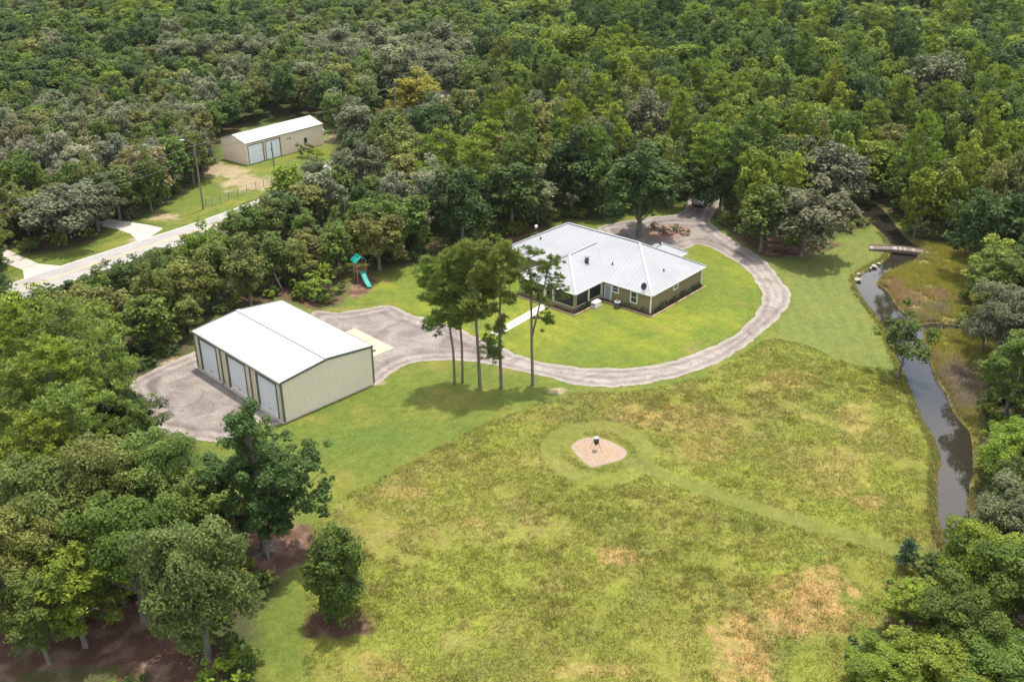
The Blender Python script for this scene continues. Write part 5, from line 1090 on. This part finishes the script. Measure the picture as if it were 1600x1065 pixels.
# ------------------------------------------------------------------ vehicles
def car(x, y, rz, paint, lb, dark_glass, L=4.7, Wd=1.9, Hh=1.75):
    e = empty('parked_car', (x, y, .03), rz, lb, 'car', 'parked cars')
    prof = [(-L/2, .45), (-L/2+.05, .95), (-L/2+.9, 1.05), (L/2-.1, 1.0), (L/2, .8), (L/2, .45)]
    mb = MB(); n_ = len(prof); vs = []
    for s in (-1, 1):
        for (a_, b_) in prof: vs.append((a_, s*Wd/2*(1 if b_ < .9 else .96), b_))
    mb.add(vs, [tuple(range(n_)), tuple(range(2*n_-1, n_-1, -1))]+[(i, n_+i, n_+(i+1) % n_, (i+1) % n_) for i in range(n_)])
    cab = [(-L/2+.95, 1.04), (-L/2+1.5, Hh-.05), (L/2-.9, Hh), (L/2-.25, 1.0)]; vs = []
    for s in (-1, 1):
        for (a_, b_) in cab: vs.append((a_, s*(Wd/2*.94 if b_ < 1.2 else Wd/2*.78), b_))
    mb.add(vs, [(0, 1, 2, 3), (7, 6, 5, 4), (1, 5, 6, 2), (0, 4, 5, 1), (2, 6, 7, 3)]); mb.build('body', paint, e)
    g = MB(); g.add([(-L/2+1.0, -.75, 1.12), (-L/2+1.0, .75, 1.12), (-L/2+1.43, .62, Hh-.12), (-L/2+1.43, -.62, Hh-.12)], [(0, 1, 2, 3)])
    g.v = [(a_-.02, b_, c+.01) for a_, b_, c in g.v]; g.build('windshield', dark_glass, e)
    for s in (-1, 1):
        g = MB(); g.add([(-L/2+1.25, s*(Wd/2*.94+.0), 1.14), (L/2-.5, s*(Wd/2*.94), 1.12), (L/2-.95, s*(Wd/2*.79+.01), Hh-.12), (-L/2+1.6, s*(Wd/2*.79+.01), Hh-.14)], [(0, 1, 2, 3)]); g.build('side_window', dark_glass, e)
        for xx in (-L/2+.85, L/2-.85):
            g = MB(); g.tube([(xx, s*(Wd/2-.2), .34), (xx, s*(Wd/2+.02), .34)], .34, 18); w = g.build('wheel', DARK, e); g = MB(); g.tube([(xx, s*(Wd/2+.02), .34), (xx, s*(Wd/2+.035), .34)], .2, 12); g.build('rim', LAMPM, w)
        g = MB(); g.box(-L/2-.01, s*.7-.17, .68, -L/2+.06, s*.7+.17, .84); g.build('headlight', LAMPM, e)
    return e
x, y = un(1097, 318); car(x, y, RAD(-118+180), mat('silver_paint', (.45, .47, .50), .3, .03, metal=.2), 'silver car half hidden under trees at the far end of the driveway', GLASS)
x, y = bl(23.5, 7.5); car(x, y, RAD(20), mat('white_paint_car', (.7, .72, .74), .3, .03), 'white car behind the far right corner of the barn', mat('blue_tint_glass', (.02, .08, .11), .1, .1))

# island bed of stones and low plants behind the house; sapling by the creek end
for i, (px, py) in enumerate([(1022+9*k+(k % 2)*4, 358+((k*37) % 11)) for k in range(6)]):
    x, y = un(px, py); p = PROTO['shrub'][i % 3]; e = empty('garden_shrub', (x, y, .02), i, f'{ORD2[i]} low plant counted from the left in the island bed behind the house', 'shrub', 'plants in the island bed'); e.scale = (.5, .5, .35)
    for part in ('crown', 'trunk'):
        o = bpy.data.objects.new(part, p[part]); C.objects.link(o); o.parent = e
        if part == 'crown': o.color = (*TONES['brownish green' if i % 2 else 'olive green'], 1)
isl = smooth_poly(W([(1005, 366), (1020, 355), (1050, 351), (1075, 356), (1078, 366), (1050, 374), (1020, 374)]), 3); sheet('mulch_island', isl, .25, .04, mat('island_mulch', (.20, .125, .10), 1, .4, 2), .2)
sp = pine_proto(500, 2.6, 1.0, .1, 40, .5, 26, .05, .05, shape='cone')
x, y = un(1412, 893); plant('pine_near', 0, x, y, 1, 1, 0, 'mid green', 'small bluish pine sapling at the right end of the mown path', None, sp); TREES[-1]['crown'].color = (.05, .10, .055, 1)
for t in TREES:
    if t['label'] and t['label'].startswith('yellow-green flat'): t['crown'].color = (.27, .25, .03, 1)

# ------------------------------------------------------------------ labels for the trees of the woods
LM = [('barn', 425, 215), ('street lamp pole', 312, 265), ('workshop', 440, 560), ('playset', 563, 420), ('house', 950, 410), ('lawn pines', 770, 430), ('footbridge', 1410, 393), ('yellow-green tree', 645, 145), ('dead tree', 705, 135), ('silver car', 1100, 310), ('driveway bend', 1215, 460), ('creek inlet', 1470, 510), ('roadside oak', 90, 330), ('barn yard fence', 430, 288), ('gravel lot', 290, 630), ('lone dark oak', 425, 720), ('bright rounded tree', 900, 75), ('dusty tall crown', 1460, 130), ('top left corner', 0, 0), ('top right corner', 1600, 0), ('top edge middle', 800, 0), ('bottom left corner', 0, 1065), ('bottom right corner', 1600, 1065), ('right edge middle', 1600, 300), ('left edge middle', 0, 220), ('big dark oak', 1003, 285), ('neighbour driveways', 120, 390)]
DIR = ['right of', 'below and right of', 'below', 'below and left of', 'left of', 'above and left of', 'above', 'above and right of']
used = {}
for t in TREES:
    if t['label']: used[t['label']] = 1
def cap(t, k):
    q = pr([(t['x'], t['y'], t['zc'])])[0]; near_ = sorted(LM, key=lambda m: math.hypot(m[1]-q[0], m[2]-q[1]))[k]
    d = math.hypot(near_[1]-q[0], near_[2]-q[1]); a = math.atan2(q[1]-near_[2], q[0]-near_[1]); w = DIR[int(round(a/(pi/4))) % 8]
    dist = 'touching' if d < 28 else 'close' if d < 55 else 'a little way' if d < 95 else 'some way' if d < 150 else 'well'
    if dist == 'touching': dist = 'beside,'
    return dist, w, near_[0]
def sizew(t):
    if t['kind'] == 'shrub': return 'small' if t['R'] < 1.3 else 'wide' if t['R'] > 1.7 else 'medium'
    return 'small' if t['R'] < 2.7 else 'narrow' if t['R'] < 3.3 else 'medium' if t['R'] < 4.1 else 'wide' if t['R'] < 4.8 else 'very wide'
for t in TREES:
    if t['label']: continue
    kd = KNAME[t['kind']][1]; lb = None
    for k in (0, 1, 2, 3):
        dist, w, m = cap(t, k)
        for ex in ('', sizew(t)+' '):
            c_ = f"{ex}{t['col']} {kd} {dist} {w} the {m}".replace(' , ', ', ')
            if c_ not in used and len(c_.replace('-', ' ').split()) <= 16: lb = c_; break
        if lb: break
    if not lb: lb = c_
    used[lb] = 1; t['label'] = lb; t['o']['label'] = lb
    if 'group' not in t['o'].keys(): t['o']['group'] = {'oak': 'broadleaf trees of the woods', 'tall': 'broadleaf trees of the woods', 'pine': 'pines of the woods', 'shrub': 'shrubs along the wood edges'}[t['kind']]
# thin summer haze over the whole place
mb = MB(); mb.box(-1500, -300, -2.2, 1500, 1500, 56)
HZ = bpy.data.materials.new('haze'); HZ.use_nodes = True; hn = HZ.node_tree.nodes; hn.remove(hn['Principled BSDF']); pv = hn.new('ShaderNodeVolumePrincipled'); pv.inputs['Color'].default_value = (.86, .92, 1, 1); pv.inputs['Density'].default_value = .00004; HZ.node_tree.links.new(pv.outputs[0], hn['Material Output'].inputs['Volume'])
tag(mb.build('haze', HZ), kind='stuff')
bpy.context.view_layer.update()
